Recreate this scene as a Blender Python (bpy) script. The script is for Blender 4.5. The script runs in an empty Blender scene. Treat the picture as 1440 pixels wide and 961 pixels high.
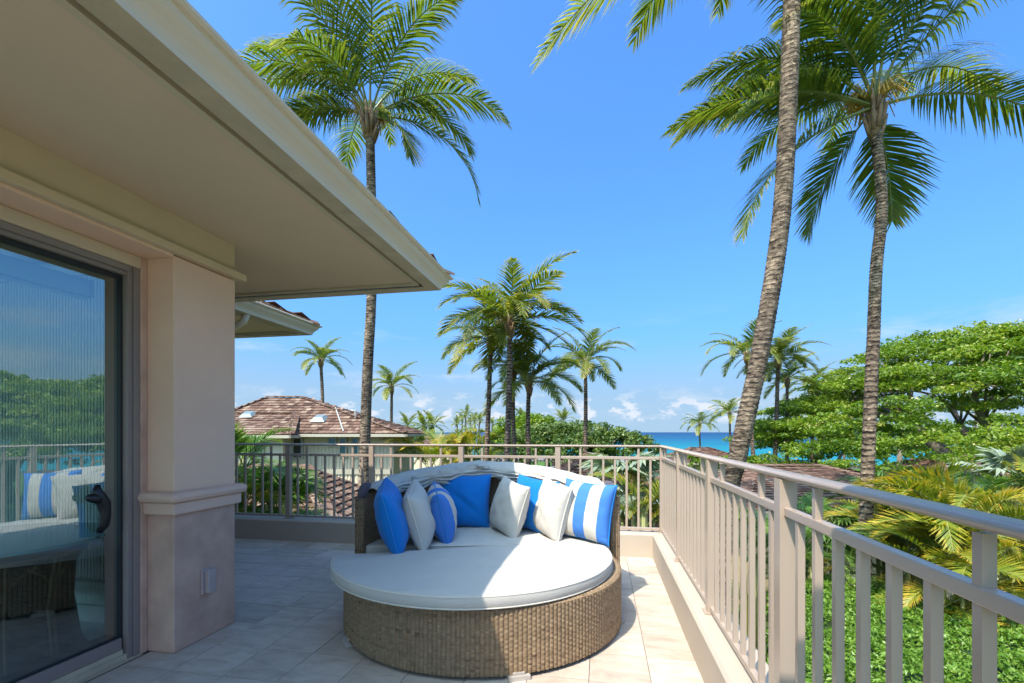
import bpy, bmesh, math, random
import numpy as np
from mathutils import Vector, Matrix, Euler, noise as mnoise

random.seed(7)
rng = np.random.default_rng(7)
SC = bpy.context.scene
COL = SC.collection
R = math.radians

# ------------------------------------------------------------------ camera, sky, sun, exposure
F = 660.0                       # focal length in pixels of the 1440 px wide photograph
TH = math.atan(125.0 / F)       # yaw to the left of the deck's long axis
H = 1.2                         # eye height over the deck
cam_d = bpy.data.cameras.new("camera")
cam = bpy.data.objects.new("camera", cam_d)
COL.objects.link(cam)
cam.location = (0, 0, H)
cam.rotation_euler = (R(90), 0, TH)
cam_d.sensor_width = 36.0
cam_d.lens = F / 1440.0 * 36.0
cam_d.shift_y = (608.0 - 480.5) / 1440.0
cam_d.clip_start = 0.05
cam_d.clip_end = 60000.0
SC.camera = cam

SUNV = Vector((0.315, 0.60, -1.0)).normalized()      # direction the light travels
SUN_EL = math.asin(-SUNV.z)
SUN_ROT = math.atan2(-SUNV.x, -SUNV.y)

world = bpy.data.worlds.new("World")
SC.world = world
world.use_nodes = True
wn = world.node_tree
for n in list(wn.nodes):
    wn.nodes.remove(n)
def wnode(t, **kw):
    n = wn.nodes.new(t)
    for k, v in kw.items():
        setattr(n, k, v)
    return n
w_out = wnode("ShaderNodeOutputWorld")
w_bg = wnode("ShaderNodeBackground")
w_sky = wnode("ShaderNodeTexSky")
w_sky.sky_type = 'NISHITA'
w_sky.sun_disc = False
w_sky.sun_elevation = SUN_EL
w_sky.sun_rotation = SUN_ROT
w_sky.altitude = 10
w_sky.air_density = 1.0
w_sky.dust_density = 6.0
w_sky.ozone_density = 3.0
w_bg.inputs["Strength"].default_value = 0.15
# low cumulus banks and thin wisps near the horizon, all the way round
w_tc = wnode("ShaderNodeTexCoord")
w_sep = wnode("ShaderNodeSeparateXYZ")
wn.links.new(w_tc.outputs["Generated"], w_sep.inputs[0])
def wmath(op, a, b=None, c=None, clamp=False):
    n = wnode("ShaderNodeMath", operation=op, use_clamp=clamp)
    for i, v in enumerate((a, b, c)):
        if v is None:
            continue
        if isinstance(v, (int, float)):
            n.inputs[i].default_value = v
        else:
            wn.links.new(v, n.inputs[i])
    return n.outputs[0]
def wband(z, lo0, lo1, hi0, hi1):
    m1 = wnode("ShaderNodeMapRange", interpolation_type='SMOOTHSTEP')
    wn.links.new(z, m1.inputs[0]); m1.inputs[1].default_value = lo0; m1.inputs[2].default_value = lo1
    m2 = wnode("ShaderNodeMapRange", interpolation_type='SMOOTHSTEP')
    wn.links.new(z, m2.inputs[0]); m2.inputs[1].default_value = hi0; m2.inputs[2].default_value = hi1
    m2.inputs[3].default_value = 1.0; m2.inputs[4].default_value = 0.0
    return wmath('MULTIPLY', m1.outputs[0], m2.outputs[0])
def wnoise(scale_vec, scale, detail, rough, loc=(0, 0, 0)):
    mp = wnode("ShaderNodeMapping")
    mp.inputs["Scale"].default_value = scale_vec
    mp.inputs["Location"].default_value = loc
    wn.links.new(w_tc.outputs["Generated"], mp.inputs[0])
    nz = wnode("ShaderNodeTexNoise")
    nz.inputs["Scale"].default_value = scale
    nz.inputs["Detail"].default_value = detail
    nz.inputs["Roughness"].default_value = rough
    wn.links.new(mp.outputs[0], nz.inputs[0])
    return nz.outputs["Fac"]
def wramp(v, lo, hi):
    m = wnode("ShaderNodeMapRange", interpolation_type='SMOOTHSTEP')
    wn.links.new(v, m.inputs[0]); m.inputs[1].default_value = lo; m.inputs[2].default_value = hi
    return m.outputs[0]
zc = w_sep.outputs[2]
n_puff = wnoise((1, 1, 1.9), 21.0, 6, 0.58, (0.35, 0.2, 0.0))
puff = wmath('MULTIPLY', wramp(n_puff, 0.51, 0.63), wband(zc, 0.012, 0.03, 0.05, 0.095))
n_wisp = wnoise((1, 1, 4.0), 5.0, 6, 0.6, (1.3, 0.7, 0.1))
wisp = wmath('MULTIPLY', wmath('MULTIPLY', wramp(n_wisp, 0.5, 0.72), wband(zc, 0.0, 0.03, 0.12, 0.26)), 0.45)
cl = wmath('MAXIMUM', wmath('MULTIPLY', puff, 0.8), wisp)
# the photograph's tone curve for the sky: flatter from horizon to zenith than the raw model
w_srgb = wnode("ShaderNodeSeparateColor"); wn.links.new(w_sky.outputs[0], w_srgb.inputs[0])
w_crgb = wnode("ShaderNodeCombineColor")
for i, (g, k) in enumerate(((1.10, 0.262), (1.0, 0.535), (0.86, 0.965))):
    wn.links.new(wmath('MULTIPLY', wmath('POWER', w_srgb.outputs[i], g), k), w_crgb.inputs[i])
# pale sea haze hugging the horizon
w_hz = wnode("ShaderNodeMix", data_type='RGBA')
w_hm = wnode("ShaderNodeMapRange", interpolation_type='SMOOTHERSTEP')
wn.links.new(zc, w_hm.inputs[0]); w_hm.inputs[1].default_value = 0.0; w_hm.inputs[2].default_value = 0.24
w_hm.inputs[3].default_value = 0.85; w_hm.inputs[4].default_value = 0.0
wn.links.new(w_hm.outputs[0], w_hz.inputs[0])
wn.links.new(w_crgb.outputs[0], w_hz.inputs[6]); w_hz.inputs[7].default_value = (0.98, 1.45, 1.93, 1)
w_mix = wnode("ShaderNodeMix", data_type='RGBA')
wn.links.new(cl, w_mix.inputs[0])
wn.links.new(w_hz.outputs[2], w_mix.inputs[6])
w_mix.inputs[7].default_value = (1.75, 1.82, 2.0, 1)
wn.links.new(w_mix.outputs[2], w_bg.inputs["Color"])
wn.links.new(w_bg.outputs[0], w_out.inputs[0])

sun_d = bpy.data.lights.new("sun", 'SUN')
sun_d.energy = 2.0
sun_d.angle = R(0.5)
sun_d.color = (1.0, 0.94, 0.84)
sun = bpy.data.objects.new("sun", sun_d)
COL.objects.link(sun)
sun.rotation_euler = SUNV.to_track_quat('-Z', 'Y').to_euler()
sun.location = (-6, -12, 22)

SC.view_settings.view_transform = 'Standard'
SC.view_settings.look = 'None'
SC.view_settings.gamma = 1.0
SC.view_settings.exposure = 1.8
SC.view_settings.use_curve_mapping = False
SC.render.engine = 'CYCLES'
SC.cycles.max_bounces = 10
SC.cycles.diffuse_bounces = 5
SC.cycles.glossy_bounces = 4
SC.cycles.transmission_bounces = 6
SC.cycles.transparent_max_bounces = 12
SC.cycles.sample_clamp_indirect = 6.0
SC.cycles.use_denoising = True

# ------------------------------------------------------------------ helpers
RV = Vector((math.cos(TH), math.sin(TH), 0))
FV = Vector((-math.sin(TH), math.cos(TH), 0))
def lat(a, d, z):               # lateral metres right of the view axis, metres ahead, height
    p = RV * a + FV * d
    return Vector((p.x, p.y, z))
def at(px, py, d):
    return lat((px - 720.0) / F * d, d, H - (py - 608.0) / F * d)

def empty(name, loc=(0, 0, 0), rz=0.0):
    o = bpy.data.objects.new(name, None)
    COL.objects.link(o)
    o.location = loc
    o.rotation_euler = (0, 0, rz)
    o.empty_display_size = 0.1
    return o
def tag(o, label=None, cat=None, group=None, kind=None):
    if label: o["label"] = label
    if cat: o["category"] = cat
    if group: o["group"] = group
    if kind: o["kind"] = kind
    return o
def link(name, mesh, parent=None, loc=(0, 0, 0), rot=(0, 0, 0), scale=(1, 1, 1)):
    o = bpy.data.objects.new(name, mesh)
    COL.objects.link(o)
    o.parent = parent
    o.location = loc
    o.rotation_euler = rot
    o.scale = scale
    return o

class MB:
    """collects verts / faces (with optional material index and tint) into one mesh"""
    def __init__(s):
        s.v = []; s.f = []; s.mi = []; s.t = []
    def add(s, vs, fs, mi=0, t=0.5):
        b = len(s.v)
        s.v.extend([tuple(p) for p in vs])
        for f in fs:
            s.f.append(tuple(b + i for i in f)); s.mi.append(mi); s.t.append(t)
    def box(s, x0, x1, y0, y1, z0, z1, mi=0, t=0.5):
        s.add([(x0,y0,z0),(x1,y0,z0),(x1,y1,z0),(x0,y1,z0),(x0,y0,z1),(x1,y0,z1),(x1,y1,z1),(x0,y1,z1)],
              [(0,3,2,1),(4,5,6,7),(0,1,5,4),(1,2,6,5),(2,3,7,6),(3,0,4,7)], mi, t)
    def hexa(s, pts, mi=0, t=0.5):       # 8 points, bottom ring then top ring
        s.add(pts, [(0,3,2,1),(4,5,6,7),(0,1,5,4),(1,2,6,5),(2,3,7,6),(3,0,4,7)], mi, t)
    def prism(s, poly, y0, y1, axis='y', mi=0, t=0.5):
        """polygon in the plane across the axis, swept along it.  axis y: poly=(x,z); x: (y,z); z: (x,y)"""
        n = len(poly)
        def mk(p, a):
            return (p[0], a, p[1]) if axis == 'y' else (a, p[0], p[1]) if axis == 'x' else (p[0], p[1], a)
        vs = [mk(p, y0) for p in poly] + [mk(p, y1) for p in poly]
        fs = [tuple(range(n)), tuple(range(2*n-1, n-1, -1))]
        fs += [(i, i+n, (i+1) % n + n, (i+1) % n) for i in range(n)]
        s.add(vs, fs, mi, t)
    def tube(s, pts, rad, n=8, mi=0, t=0.5, cap=True):
        pts = [Vector(p) for p in pts]
        if not hasattr(rad, '__len__'): rad = [rad] * len(pts)
        b = len(s.v); up = Vector((0, 0, 1)); prev = None
        for i, p in enumerate(pts):
            d = (pts[min(i+1, len(pts)-1)] - pts[max(i-1, 0)])
            d = d.normalized() if d.length > 1e-9 else Vector((0, 0, 1))
            if prev is None:
                x = d.cross(up) if abs(d.z) < 0.95 else d.cross(Vector((1, 0, 0)))
            else:
                x = prev - d * prev.dot(d)
            x.normalize(); y = d.cross(x); prev = x
            for k in range(n):
                a = 2 * math.pi * k / n
                s.v.append(tuple(p + (x * math.cos(a) + y * math.sin(a)) * rad[i]))
        for i in range(len(pts) - 1):
            for k in range(n):
                k2 = (k + 1) % n
                s.f.append((b+i*n+k, b+i*n+k2, b+(i+1)*n+k2, b+(i+1)*n+k)); s.mi.append(mi); s.t.append(t)
        if cap:
            s.f.append(tuple(b + k for k in range(n-1, -1, -1))); s.mi.append(mi); s.t.append(t)
            e = b + (len(pts)-1) * n
            s.f.append(tuple(e + k for k in range(n))); s.mi.append(mi); s.t.append(t)
    def mesh(s, name, mats, smooth=False, off=None):
        m = bpy.data.meshes.new(name)
        v = s.v
        if off is not None:
            ox, oy, oz = off
            v = [(p[0]-ox, p[1]-oy, p[2]-oz) for p in v]
        m.from_pydata(v, [], s.f)
        if not isinstance(mats, (list, tuple)): mats = [mats]
        for k in mats: m.materials.append(k)
        if any(s.mi): m.polygons.foreach_set("material_index", s.mi)
        a = m.attributes.new("tint", 'FLOAT', 'FACE')
        a.data.foreach_set("value", s.t)
        if smooth: m.polygons.foreach_set("use_smooth", [True] * len(s.f))
        m.update()
        return m
    def build(s, name, mats, parent=None, smooth=False, bevel=0.0, world=True):
        off = tuple(parent_world(parent)) if (parent is not None and world) else None
        o = link(name, s.mesh(name, mats, smooth, off), parent)
        if bevel:
            md = o.modifiers.new("bevel", 'BEVEL'); md.width = bevel; md.segments = 2; md.limit_method = 'ANGLE'
        return o
def parent_world(o):
    p = Vector((0, 0, 0))
    while o is not None:
        p += o.location; o = o.parent
    return p

# ------------------------------------------------------------------ materials
MATS = {}
def mat_base(name):
    m = bpy.data.materials.new(name); m.use_nodes = True
    nt = m.node_tree
    b = nt.nodes["Principled BSDF"]
    return m, nt, b
def nd(nt, t, **kw):
    n = nt.nodes.new(t)
    for k, v in kw.items(): setattr(n, k, v)
    return n
def noise_node(nt, scale, detail=4, rough=0.55, vec=(1, 1, 1), coord="Object"):
    tc = nd(nt, "ShaderNodeTexCoord"); mp = nd(nt, "ShaderNodeMapping")
    mp.inputs["Scale"].default_value = vec
    nt.links.new(tc.outputs[coord], mp.inputs[0])
    nz = nd(nt, "ShaderNodeTexNoise")
    nz.inputs["Scale"].default_value = scale; nz.inputs["Detail"].default_value = detail
    nz.inputs["Roughness"].default_value = rough
    nt.links.new(mp.outputs[0], nz.inputs[0])
    return nz.outputs["Fac"]
def ramp(nt, fac, stops, interp='LINEAR'):
    r = nd(nt, "ShaderNodeValToRGB"); r.color_ramp.interpolation = interp
    el = r.color_ramp.elements
    while len(el) < len(stops): el.new(0.5)
    for e, (p, c) in zip(el, stops):
        e.position = p; e.color = (*c, 1) if len(c) == 3 else c
    if fac is not None: nt.links.new(fac, r.inputs[0])
    return r.outputs[0]
def mixc(nt, fac, a, b, mode='MIX'):
    n = nd(nt, "ShaderNodeMix", data_type='RGBA', blend_type=mode)
    for i, v in ((0, fac), (6, a), (7, b)):
        if isinstance(v, (int, float)): n.inputs[i].default_value = v
        elif isinstance(v, (tuple, list)): n.inputs[i].default_value = (*v[:3], 1)
        else: nt.links.new(v, n.inputs[i])
    return n.outputs[2]
def bump(nt, b, h, strength, dist):
    n = nd(nt, "ShaderNodeBump")
    n.inputs["Strength"].default_value = strength; n.inputs["Distance"].default_value = dist
    nt.links.new(h, n.inputs["Height"]); nt.links.new(n.outputs[0], b.inputs["Normal"])
def attr(nt, name="tint"):
    a = nd(nt, "ShaderNodeAttribute"); a.attribute_name = name
    return a.outputs["Fac"]
def objrand(nt):
    return nd(nt, "ShaderNodeObjectInfo").outputs["Random"]
def sc3(c, k): return tuple(min(1, x * k) for x in c)
def plain(name, col, rough=0.6, var=0.12, nscale=3.0, bscale=0, bstr=0.3, bdist=0.003, spec=0.5, metal=0, coord="Object", vec=(1,1,1)):
    m, nt, b = mat_base(name)
    f = noise_node(nt, nscale, 5, 0.6, vec, coord)
    nt.links.new(ramp(nt, f, [(0.3, sc3(col, 1 - var)), (0.7, sc3(col, 1 + var))]), b.inputs["Base Color"])
    b.inputs["Roughness"].default_value = rough
    b.inputs["Metallic"].default_value = metal
    b.inputs["Specular IOR Level"].default_value = spec
    if bscale: bump(nt, b, noise_node(nt, bscale, 4, 0.6, vec, coord), bstr, bdist)
    MATS[name] = m
    return m

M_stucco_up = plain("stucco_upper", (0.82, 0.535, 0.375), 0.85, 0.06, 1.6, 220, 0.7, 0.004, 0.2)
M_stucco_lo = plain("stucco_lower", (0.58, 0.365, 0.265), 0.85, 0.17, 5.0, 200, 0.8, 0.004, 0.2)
M_belt = plain("belt_mould", (0.69, 0.45, 0.33), 0.85, 0.06, 3.0, 160, 0.35, 0.003, 0.2)
M_wall_top = plain("wall_top_paint", (0.60, 0.455, 0.315), 0.85, 0.05, 1.5, 170, 0.3, 0.003, 0.2)
M_ledge = plain("ledge_paint", (0.62, 0.455, 0.29), 0.8, 0.06, 4.0, 120, 0.2, 0.002, 0.2)
M_soffit = plain("soffit_paint", (0.62, 0.475, 0.33), 0.9, 0.05, 1.2, 200, 0.25, 0.002, 0.2)
M_soffit_trim = plain("soffit_trim", (0.52, 0.43, 0.30), 0.8, 0.06, 2.0, 0)
M_gutter = plain("gutter_paint", (0.68, 0.56, 0.42), 0.6, 0.05, 1.0, 0, spec=0.5)
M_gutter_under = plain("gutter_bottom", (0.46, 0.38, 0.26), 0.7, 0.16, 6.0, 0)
M_curb = plain("curb_stucco", (0.44, 0.36, 0.285), 0.8, 0.05, 2.0, 110, 0.25, 0.002, 0.2)
M_alu = plain("door_alu", (0.25, 0.195, 0.165), 0.5, 0.04, 2.0)
M_black = plain("dark_gasket", (0.015, 0.014, 0.014), 0.6, 0.05, 2.0)
M_int_wall = plain("interior_wall", (0.42, 0.52, 0.47), 0.9, 0.03, 1.0)
M_int_floor = plain("interior_floor", (0.40, 0.47, 0.45), 0.6, 0.1, 3.0)
M_blind = plain("blind_fabric", (0.40, 0.45, 0.44), 0.8, 0.05, 3.0)
M_dark_wood = plain("dark_figure", (0.006, 0.006, 0.007), 0.4, 0.3, 10.0)
M_outlet = plain("outlet_cover", (0.46, 0.35, 0.31), 0.5, 0.03, 2.0)
M_rope = plain("rattan_cane", (0.085, 0.05, 0.026), 0.5, 0.2, 10.0)

def m_tile():
    m, nt, b = mat_base("travertine")
    tc = nd(nt, "ShaderNodeTexCoord"); info = nd(nt, "ShaderNodeObjectInfo")
    add = nd(nt, "ShaderNodeVectorMath", operation='ADD')
    sc = nd(nt, "ShaderNodeVectorMath", operation='SCALE'); sc.inputs[3].default_value = 31.0
    cmb = nd(nt, "ShaderNodeCombineXYZ")
    for i in range(3): nt.links.new(info.outputs["Random"], cmb.inputs[i])
    nt.links.new(cmb.outputs[0], sc.inputs[0])
    nt.links.new(tc.outputs["Object"], add.inputs[0]); nt.links.new(sc.outputs[0], add.inputs[1])
    def nz(scale, det, vec):
        mp = nd(nt, "ShaderNodeMapping"); mp.inputs["Scale"].default_value = vec
        nt.links.new(add.outputs[0], mp.inputs[0])
        n = nd(nt, "ShaderNodeTexNoise"); n.inputs["Scale"].default_value = scale
        n.inputs["Detail"].default_value = det; n.inputs["Roughness"].default_value = 0.62
        n.inputs["Distortion"].default_value = 0.6
        nt.links.new(mp.outputs[0], n.inputs[0]); return n.outputs["Fac"]
    c = ramp(nt, nz(5.0, 7, (1, 2.4, 1)), [(0.28, (0.415, 0.325, 0.25)), (0.5, (0.535, 0.43, 0.34)), (0.72, (0.61, 0.515, 0.42))])
    tone = ramp(nt, info.outputs["Random"], [(0, (0.80, 0.785, 0.77)), (1, (1.0, 1.0, 1.0))])
    c = mixc(nt, 1.0, c, tone, 'MULTIPLY')
    pits = ramp(nt, nz(46.0, 3, (1, 2.0, 1)), [(0.27, (0.62, 0.55, 0.48)), (0.35, (1, 1, 1))])
    c = mixc(nt, 1.0, c, pits, 'MULTIPLY')
    nt.links.new(c, b.inputs["Base Color"])
    b.inputs["Roughness"].default_value = 0.62
    b.inputs["Specular IOR Level"].default_value = 0.35
    bump(nt, b, nz(60.0, 4, (1, 1.5, 1)), 0.25, 0.002)
    return m
M_tile = m_tile()
M_grout = plain("grout", (0.36, 0.30, 0.245), 0.9, 0.12, 12.0)

def m_rail():
    m, nt, b = mat_base("rail_paint")
    f = noise_node(nt, 3.0, 4)
    nt.links.new(ramp(nt, f, [(0.3, (0.375, 0.285, 0.22)), (0.7, (0.395, 0.30, 0.23))]), b.inputs["Base Color"])
    b.inputs["Roughness"].default_value = 0.28
    b.inputs["Specular IOR Level"].default_value = 0.5
    bump(nt, b, noise_node(nt, 300.0, 2), 0.04, 0.001)
    return m
M_rail = m_rail()

def m_shake(name, dark, mid, light, use_obj=False):
    m, nt, b = mat_base(name)
    f = objrand(nt) if use_obj else attr(nt)
    c = ramp(nt, f, [(0.0, dark), (0.5, mid), (1.0, light)])
    g = ramp(nt, noise_node(nt, 22.0, 4, 0.65, (1.0, 1.0, 0.6)), [(0.3, (0.7, 0.7, 0.7)), (0.7, (1.12, 1.1, 1.08))])
    c = mixc(nt, 1.0, c, g, 'MULTIPLY')
    nt.links.new(c, b.inputs["Base Color"])
    b.inputs["Roughness"].default_value = 0.85
    b.inputs["Specular IOR Level"].default_value = 0.25
    bump(nt, b, noise_node(nt, 60.0, 3), 0.4, 0.006)
    return m
SH_D, SH_M, SH_L = (0.07, 0.035, 0.024), (0.175, 0.098, 0.067), (0.33, 0.23, 0.168)
M_shake = m_shake("shake_wood", SH_D, SH_M, SH_L)
M_shake_obj = m_shake("shake_wood_single", SH_D, SH_M, SH_L, True)
M_shake_red = m_shake("shake_red", (0.06, 0.030, 0.021), (0.135, 0.068, 0.046), (0.24, 0.15, 0.105))
M_roof_under = plain("roof_felt", (0.05, 0.035, 0.028), 0.9, 0.1, 3.0)

def m_leaf(name, stops, trans=0.35, rough=0.45, spec=0.4, transcol=None):
    m, nt, b = mat_base(name)
    c = ramp(nt, attr(nt), stops)
    nt.links.new(c, b.inputs["Base Color"])
    b.inputs["Roughness"].default_value = rough
    b.inputs["Specular IOR Level"].default_value = spec
    tr = nd(nt, "ShaderNodeBsdfTranslucent")
    tc = mixc(nt, 1.0, c, transcol or (1.5, 1.55, 0.6), 'MULTIPLY')
    nt.links.new(tc, tr.inputs["Color"])
    mx = nd(nt, "ShaderNodeMixShader"); mx.inputs[0].default_value = trans
    out = nt.nodes["Material Output"]
    nt.links.new(b.outputs[0], mx.inputs[1]); nt.links.new(tr.outputs[0], mx.inputs[2])
    nt.links.new(mx.outputs[0], out.inputs[0])
    return m
M_frond = m_leaf("coconut_leaf", [(0.0, (0.036, 0.075, 0.014)), (0.4, (0.085, 0.135, 0.020)), (0.75, (0.19, 0.21, 0.030)), (1.0, (0.42, 0.34, 0.11))], 0.46)
M_frond_far = m_leaf("coconut_leaf_far", [(0.0, (0.04, 0.072, 0.015)), (0.45, (0.095, 0.135, 0.022)), (0.8, (0.21, 0.215, 0.034)), (1.0, (0.38, 0.32, 0.09))], 0.42)
M_areca = m_leaf("areca_leaf", [(0.0, (0.05, 0.105, 0.012)), (0.45, (0.155, 0.20, 0.018)), (0.8, (0.32, 0.29, 0.025)), (1.0, (0.50, 0.32, 0.04))], 0.35)
M_green_fan = m_leaf("fan_leaf_green", [(0.0, (0.03, 0.09, 0.02)), (0.5, (0.08, 0.17, 0.025)), (1.0, (0.20, 0.27, 0.06))], 0.35)
M_silver_fan = m_leaf("fan_leaf_silver", [(0.0, (0.10, 0.15, 0.10)), (0.5, (0.22, 0.27, 0.19)), (1.0, (0.38, 0.41, 0.28))], 0.25)
M_pod = m_leaf("pod_leaf", [(0.0, (0.055, 0.11, 0.012)), (0.5, (0.145, 0.225, 0.018)), (0.9, (0.25, 0.31, 0.028)), (1.0, (0.30, 0.33, 0.05))], 0.42)
M_hedge = m_leaf("hedge_leaf", [(0.0, (0.055, 0.125, 0.014)), (0.5, (0.135, 0.245, 0.026)), (1.0, (0.28, 0.38, 0.07))], 0.35, 0.4)
M_grape = m_leaf("grape_leaf", [(0.0, (0.035, 0.075, 0.014)), (0.5, (0.095, 0.15, 0.028)), (1.0, (0.20, 0.23, 0.06))], 0.25)
M_flower = m_leaf("pod_flower", [(0.0, (0.36, 0.34, 0.10)), (1.0, (0.48, 0.38, 0.18))], 0.2)
M_rachis = plain("rachis", (0.20, 0.20, 0.05), 0.5, 0.2, 3.0)
M_stalk = plain("flower_stalk", (0.50, 0.30, 0.05), 0.6, 0.3, 12.0)
M_husk = plain("leaf_base_fibre", (0.30, 0.18, 0.10), 0.9, 0.35, 14.0, 40, 0.5, 0.01)
M_branch = plain("branch_bark", (0.16, 0.125, 0.095), 0.9, 0.3, 6.0, 25, 0.6, 0.02)
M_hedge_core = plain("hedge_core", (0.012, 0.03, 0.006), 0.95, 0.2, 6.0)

def m_trunk(name, warm):
    m, nt, b = mat_base(name)
    f = attr(nt)
    c = ramp(nt, f, [(0.0, (0.03, 0.025, 0.022)), (0.35, sc3(warm, 0.5)), (0.75, warm), (1.0, sc3(warm, 1.45))])
    n1 = ramp(nt, noise_node(nt, 7.0, 5, 0.65, (1, 1, 2.2)), [(0.38, (0.27, 0.25, 0.24)), (0.58, (1.1, 1.08, 1.05))])
    c = mixc(nt, 1.0, c, n1, 'MULTIPLY')
    n2 = ramp(nt, noise_node(nt, 1.1, 3, 0.5), [(0.35, (0.72, 0.70, 0.70)), (0.65, (1.15, 1.12, 1.05))])
    c = mixc(nt, 1.0, c, n2, 'MULTIPLY')
    nt.links.new(c, b.inputs["Base Color"])
    b.inputs["Roughness"].default_value = 0.9
    b.inputs["Specular IOR Level"].default_value = 0.15
    bump(nt, b, noise_node(nt, 14.0, 4, 0.6, (1, 1, 4)), 0.7, 0.02)
    return m
M_trunk = m_trunk("palm_bark", (0.36, 0.265, 0.19))
M_trunk_far = m_trunk("palm_bark_far", (0.30, 0.21, 0.16))

def m_cloth(name, col, trans=0.0, bs=0.15, var=0.03):
    m, nt, b = mat_base(name)
    f = noise_node(nt, 4.0, 4)
    nt.links.new(ramp(nt, f, [(0.3, sc3(col, 1 - var)), (0.7, sc3(col, 1 + var))]), b.inputs["Base Color"])
    b.inputs["Roughness"].default_value = 0.9
    b.inputs["Specular IOR Level"].default_value = 0.15
    b.inputs["Sheen Weight"].default_value = 0.15
    h = nd(nt, "ShaderNodeMath", operation='ADD')
    nt.links.new(noise_node(nt, 420.0, 2), h.inputs[0])
    nt.links.new(noise_node(nt, 11.0, 4, 0.55, (1, 1, 0.45)), h.inputs[1])
    bump(nt, b, h.outputs[0], bs * 2.2, 0.012)
    return m
M_cream = m_cloth("cream_canvas", (0.50, 0.46, 0.405))
M_blue = m_cloth("blue_canvas", (0.005, 0.165, 0.50), var=0.08)
M_blue_pipe = m_cloth("blue_piping", (0.015, 0.20, 0.54))
M_cream_pipe = m_cloth("cream_piping", (0.62, 0.56, 0.47))
M_dark_cap = m_cloth("hinge_cover", (0.10, 0.075, 0.085))
def m_stripe():
    m, nt, b = mat_base("striped_canvas")
    tc = nd(nt, "ShaderNodeTexCoord"); sp = nd(nt, "ShaderNodeSeparateXYZ")
    nt.links.new(tc.outputs["Object"], sp.inputs[0])
    mr = nd(nt, "ShaderNodeMapRange"); mr.inputs[1].default_value = -0.225; mr.inputs[2].default_value = 0.225
    nt.links.new(sp.outputs[0], mr.inputs[0])
    W, B = (0.50, 0.46, 0.405), (0.055, 0.175, 0.50)
    c = ramp(nt, mr.outputs[0], [(0.0, B), (0.2, W), (0.4, B), (0.6, W), (0.8, B)], 'CONSTANT')
    nt.links.new(c, b.inputs["Base Color"])
    b.inputs["Roughness"].default_value = 0.9; b.inputs["Specular IOR Level"].default_value = 0.15
    bump(nt, b, noise_node(nt, 420.0, 2), 0.15, 0.004)
    return m
M_stripe = m_stripe()

def m_wicker():
    m, nt, b = mat_base("wicker")
    c = ramp(nt, attr(nt), [(0.0, (0.10, 0.062, 0.032)), (0.25, (0.215, 0.138, 0.074)), (0.6, (0.295, 0.192, 0.106)), (1.0, (0.39, 0.268, 0.158))])
    tc = nd(nt, "ShaderNodeTexCoord")
    f = noise_node(nt, 30.0, 4, 0.7, (1, 1, 5))
    c = mixc(nt, 1.0, c, ramp(nt, f, [(0.3, (0.68, 0.68, 0.68)), (0.65, (1.08, 1.08, 1.08))]), 'MULTIPLY')
    nt.links.new(c, b.inputs["Base Color"])
    b.inputs["Roughness"].default_value = 0.5; b.inputs["Specular IOR Level"].default_value = 0.35
    w = nd(nt, "ShaderNodeTexWave", bands_direction='Z'); w.inputs["Scale"].default_value = 70.0
    w.inputs["Distortion"].default_value = 0.6
    nt.links.new(tc.outputs["Object"], w.inputs[0])
    bump(nt, b, w.outputs["Fac"], 0.5, 0.003)
    return m
M_wicker = m_wicker()
M_wicker_dark = plain("dark_rattan", (0.018, 0.011, 0.009), 0.5, 0.5, 60.0, 90, 0.8, 0.006)

def m_glass():
    m, nt, b = mat_base("tinted_glass")
    nt.nodes.remove(b)
    out = nt.nodes["Material Output"]
    tr = nd(nt, "ShaderNodeBsdfTransparent"); tr.inputs[0].default_value = (0.80, 0.92, 0.88, 1)
    gl = nd(nt, "ShaderNodeBsdfGlossy"); gl.inputs["Roughness"].default_value = 0.0
    gl.inputs["Color"].default_value = (0.86, 0.95, 1.0, 1)
    lw = nd(nt, "ShaderNodeFresnel"); lw.inputs[0].default_value = 2.9
    mx = nd(nt, "ShaderNodeMixShader")
    nt.links.new(lw.outputs[0], mx.inputs[0]); nt.links.new(tr.outputs[0], mx.inputs[1]); nt.links.new(gl.outputs[0], mx.inputs[2])
    nt.links.new(mx.outputs[0], out.inputs[0])
    return m
M_glass = m_glass()
def m_pane():
    m, nt, b = mat_base("window_pane")
    b.inputs["Base Color"].default_value = (0.02, 0.025, 0.02, 1)
    b.inputs["Roughness"].default_value = 0.03
    b.inputs["Specular IOR Level"].default_value = 1.0
    return m
M_pane = m_pane()
M_tableglass = plain("table_glass_edge", (0.03, 0.17, 0.155), 0.1, 0.1, 3.0)

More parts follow.
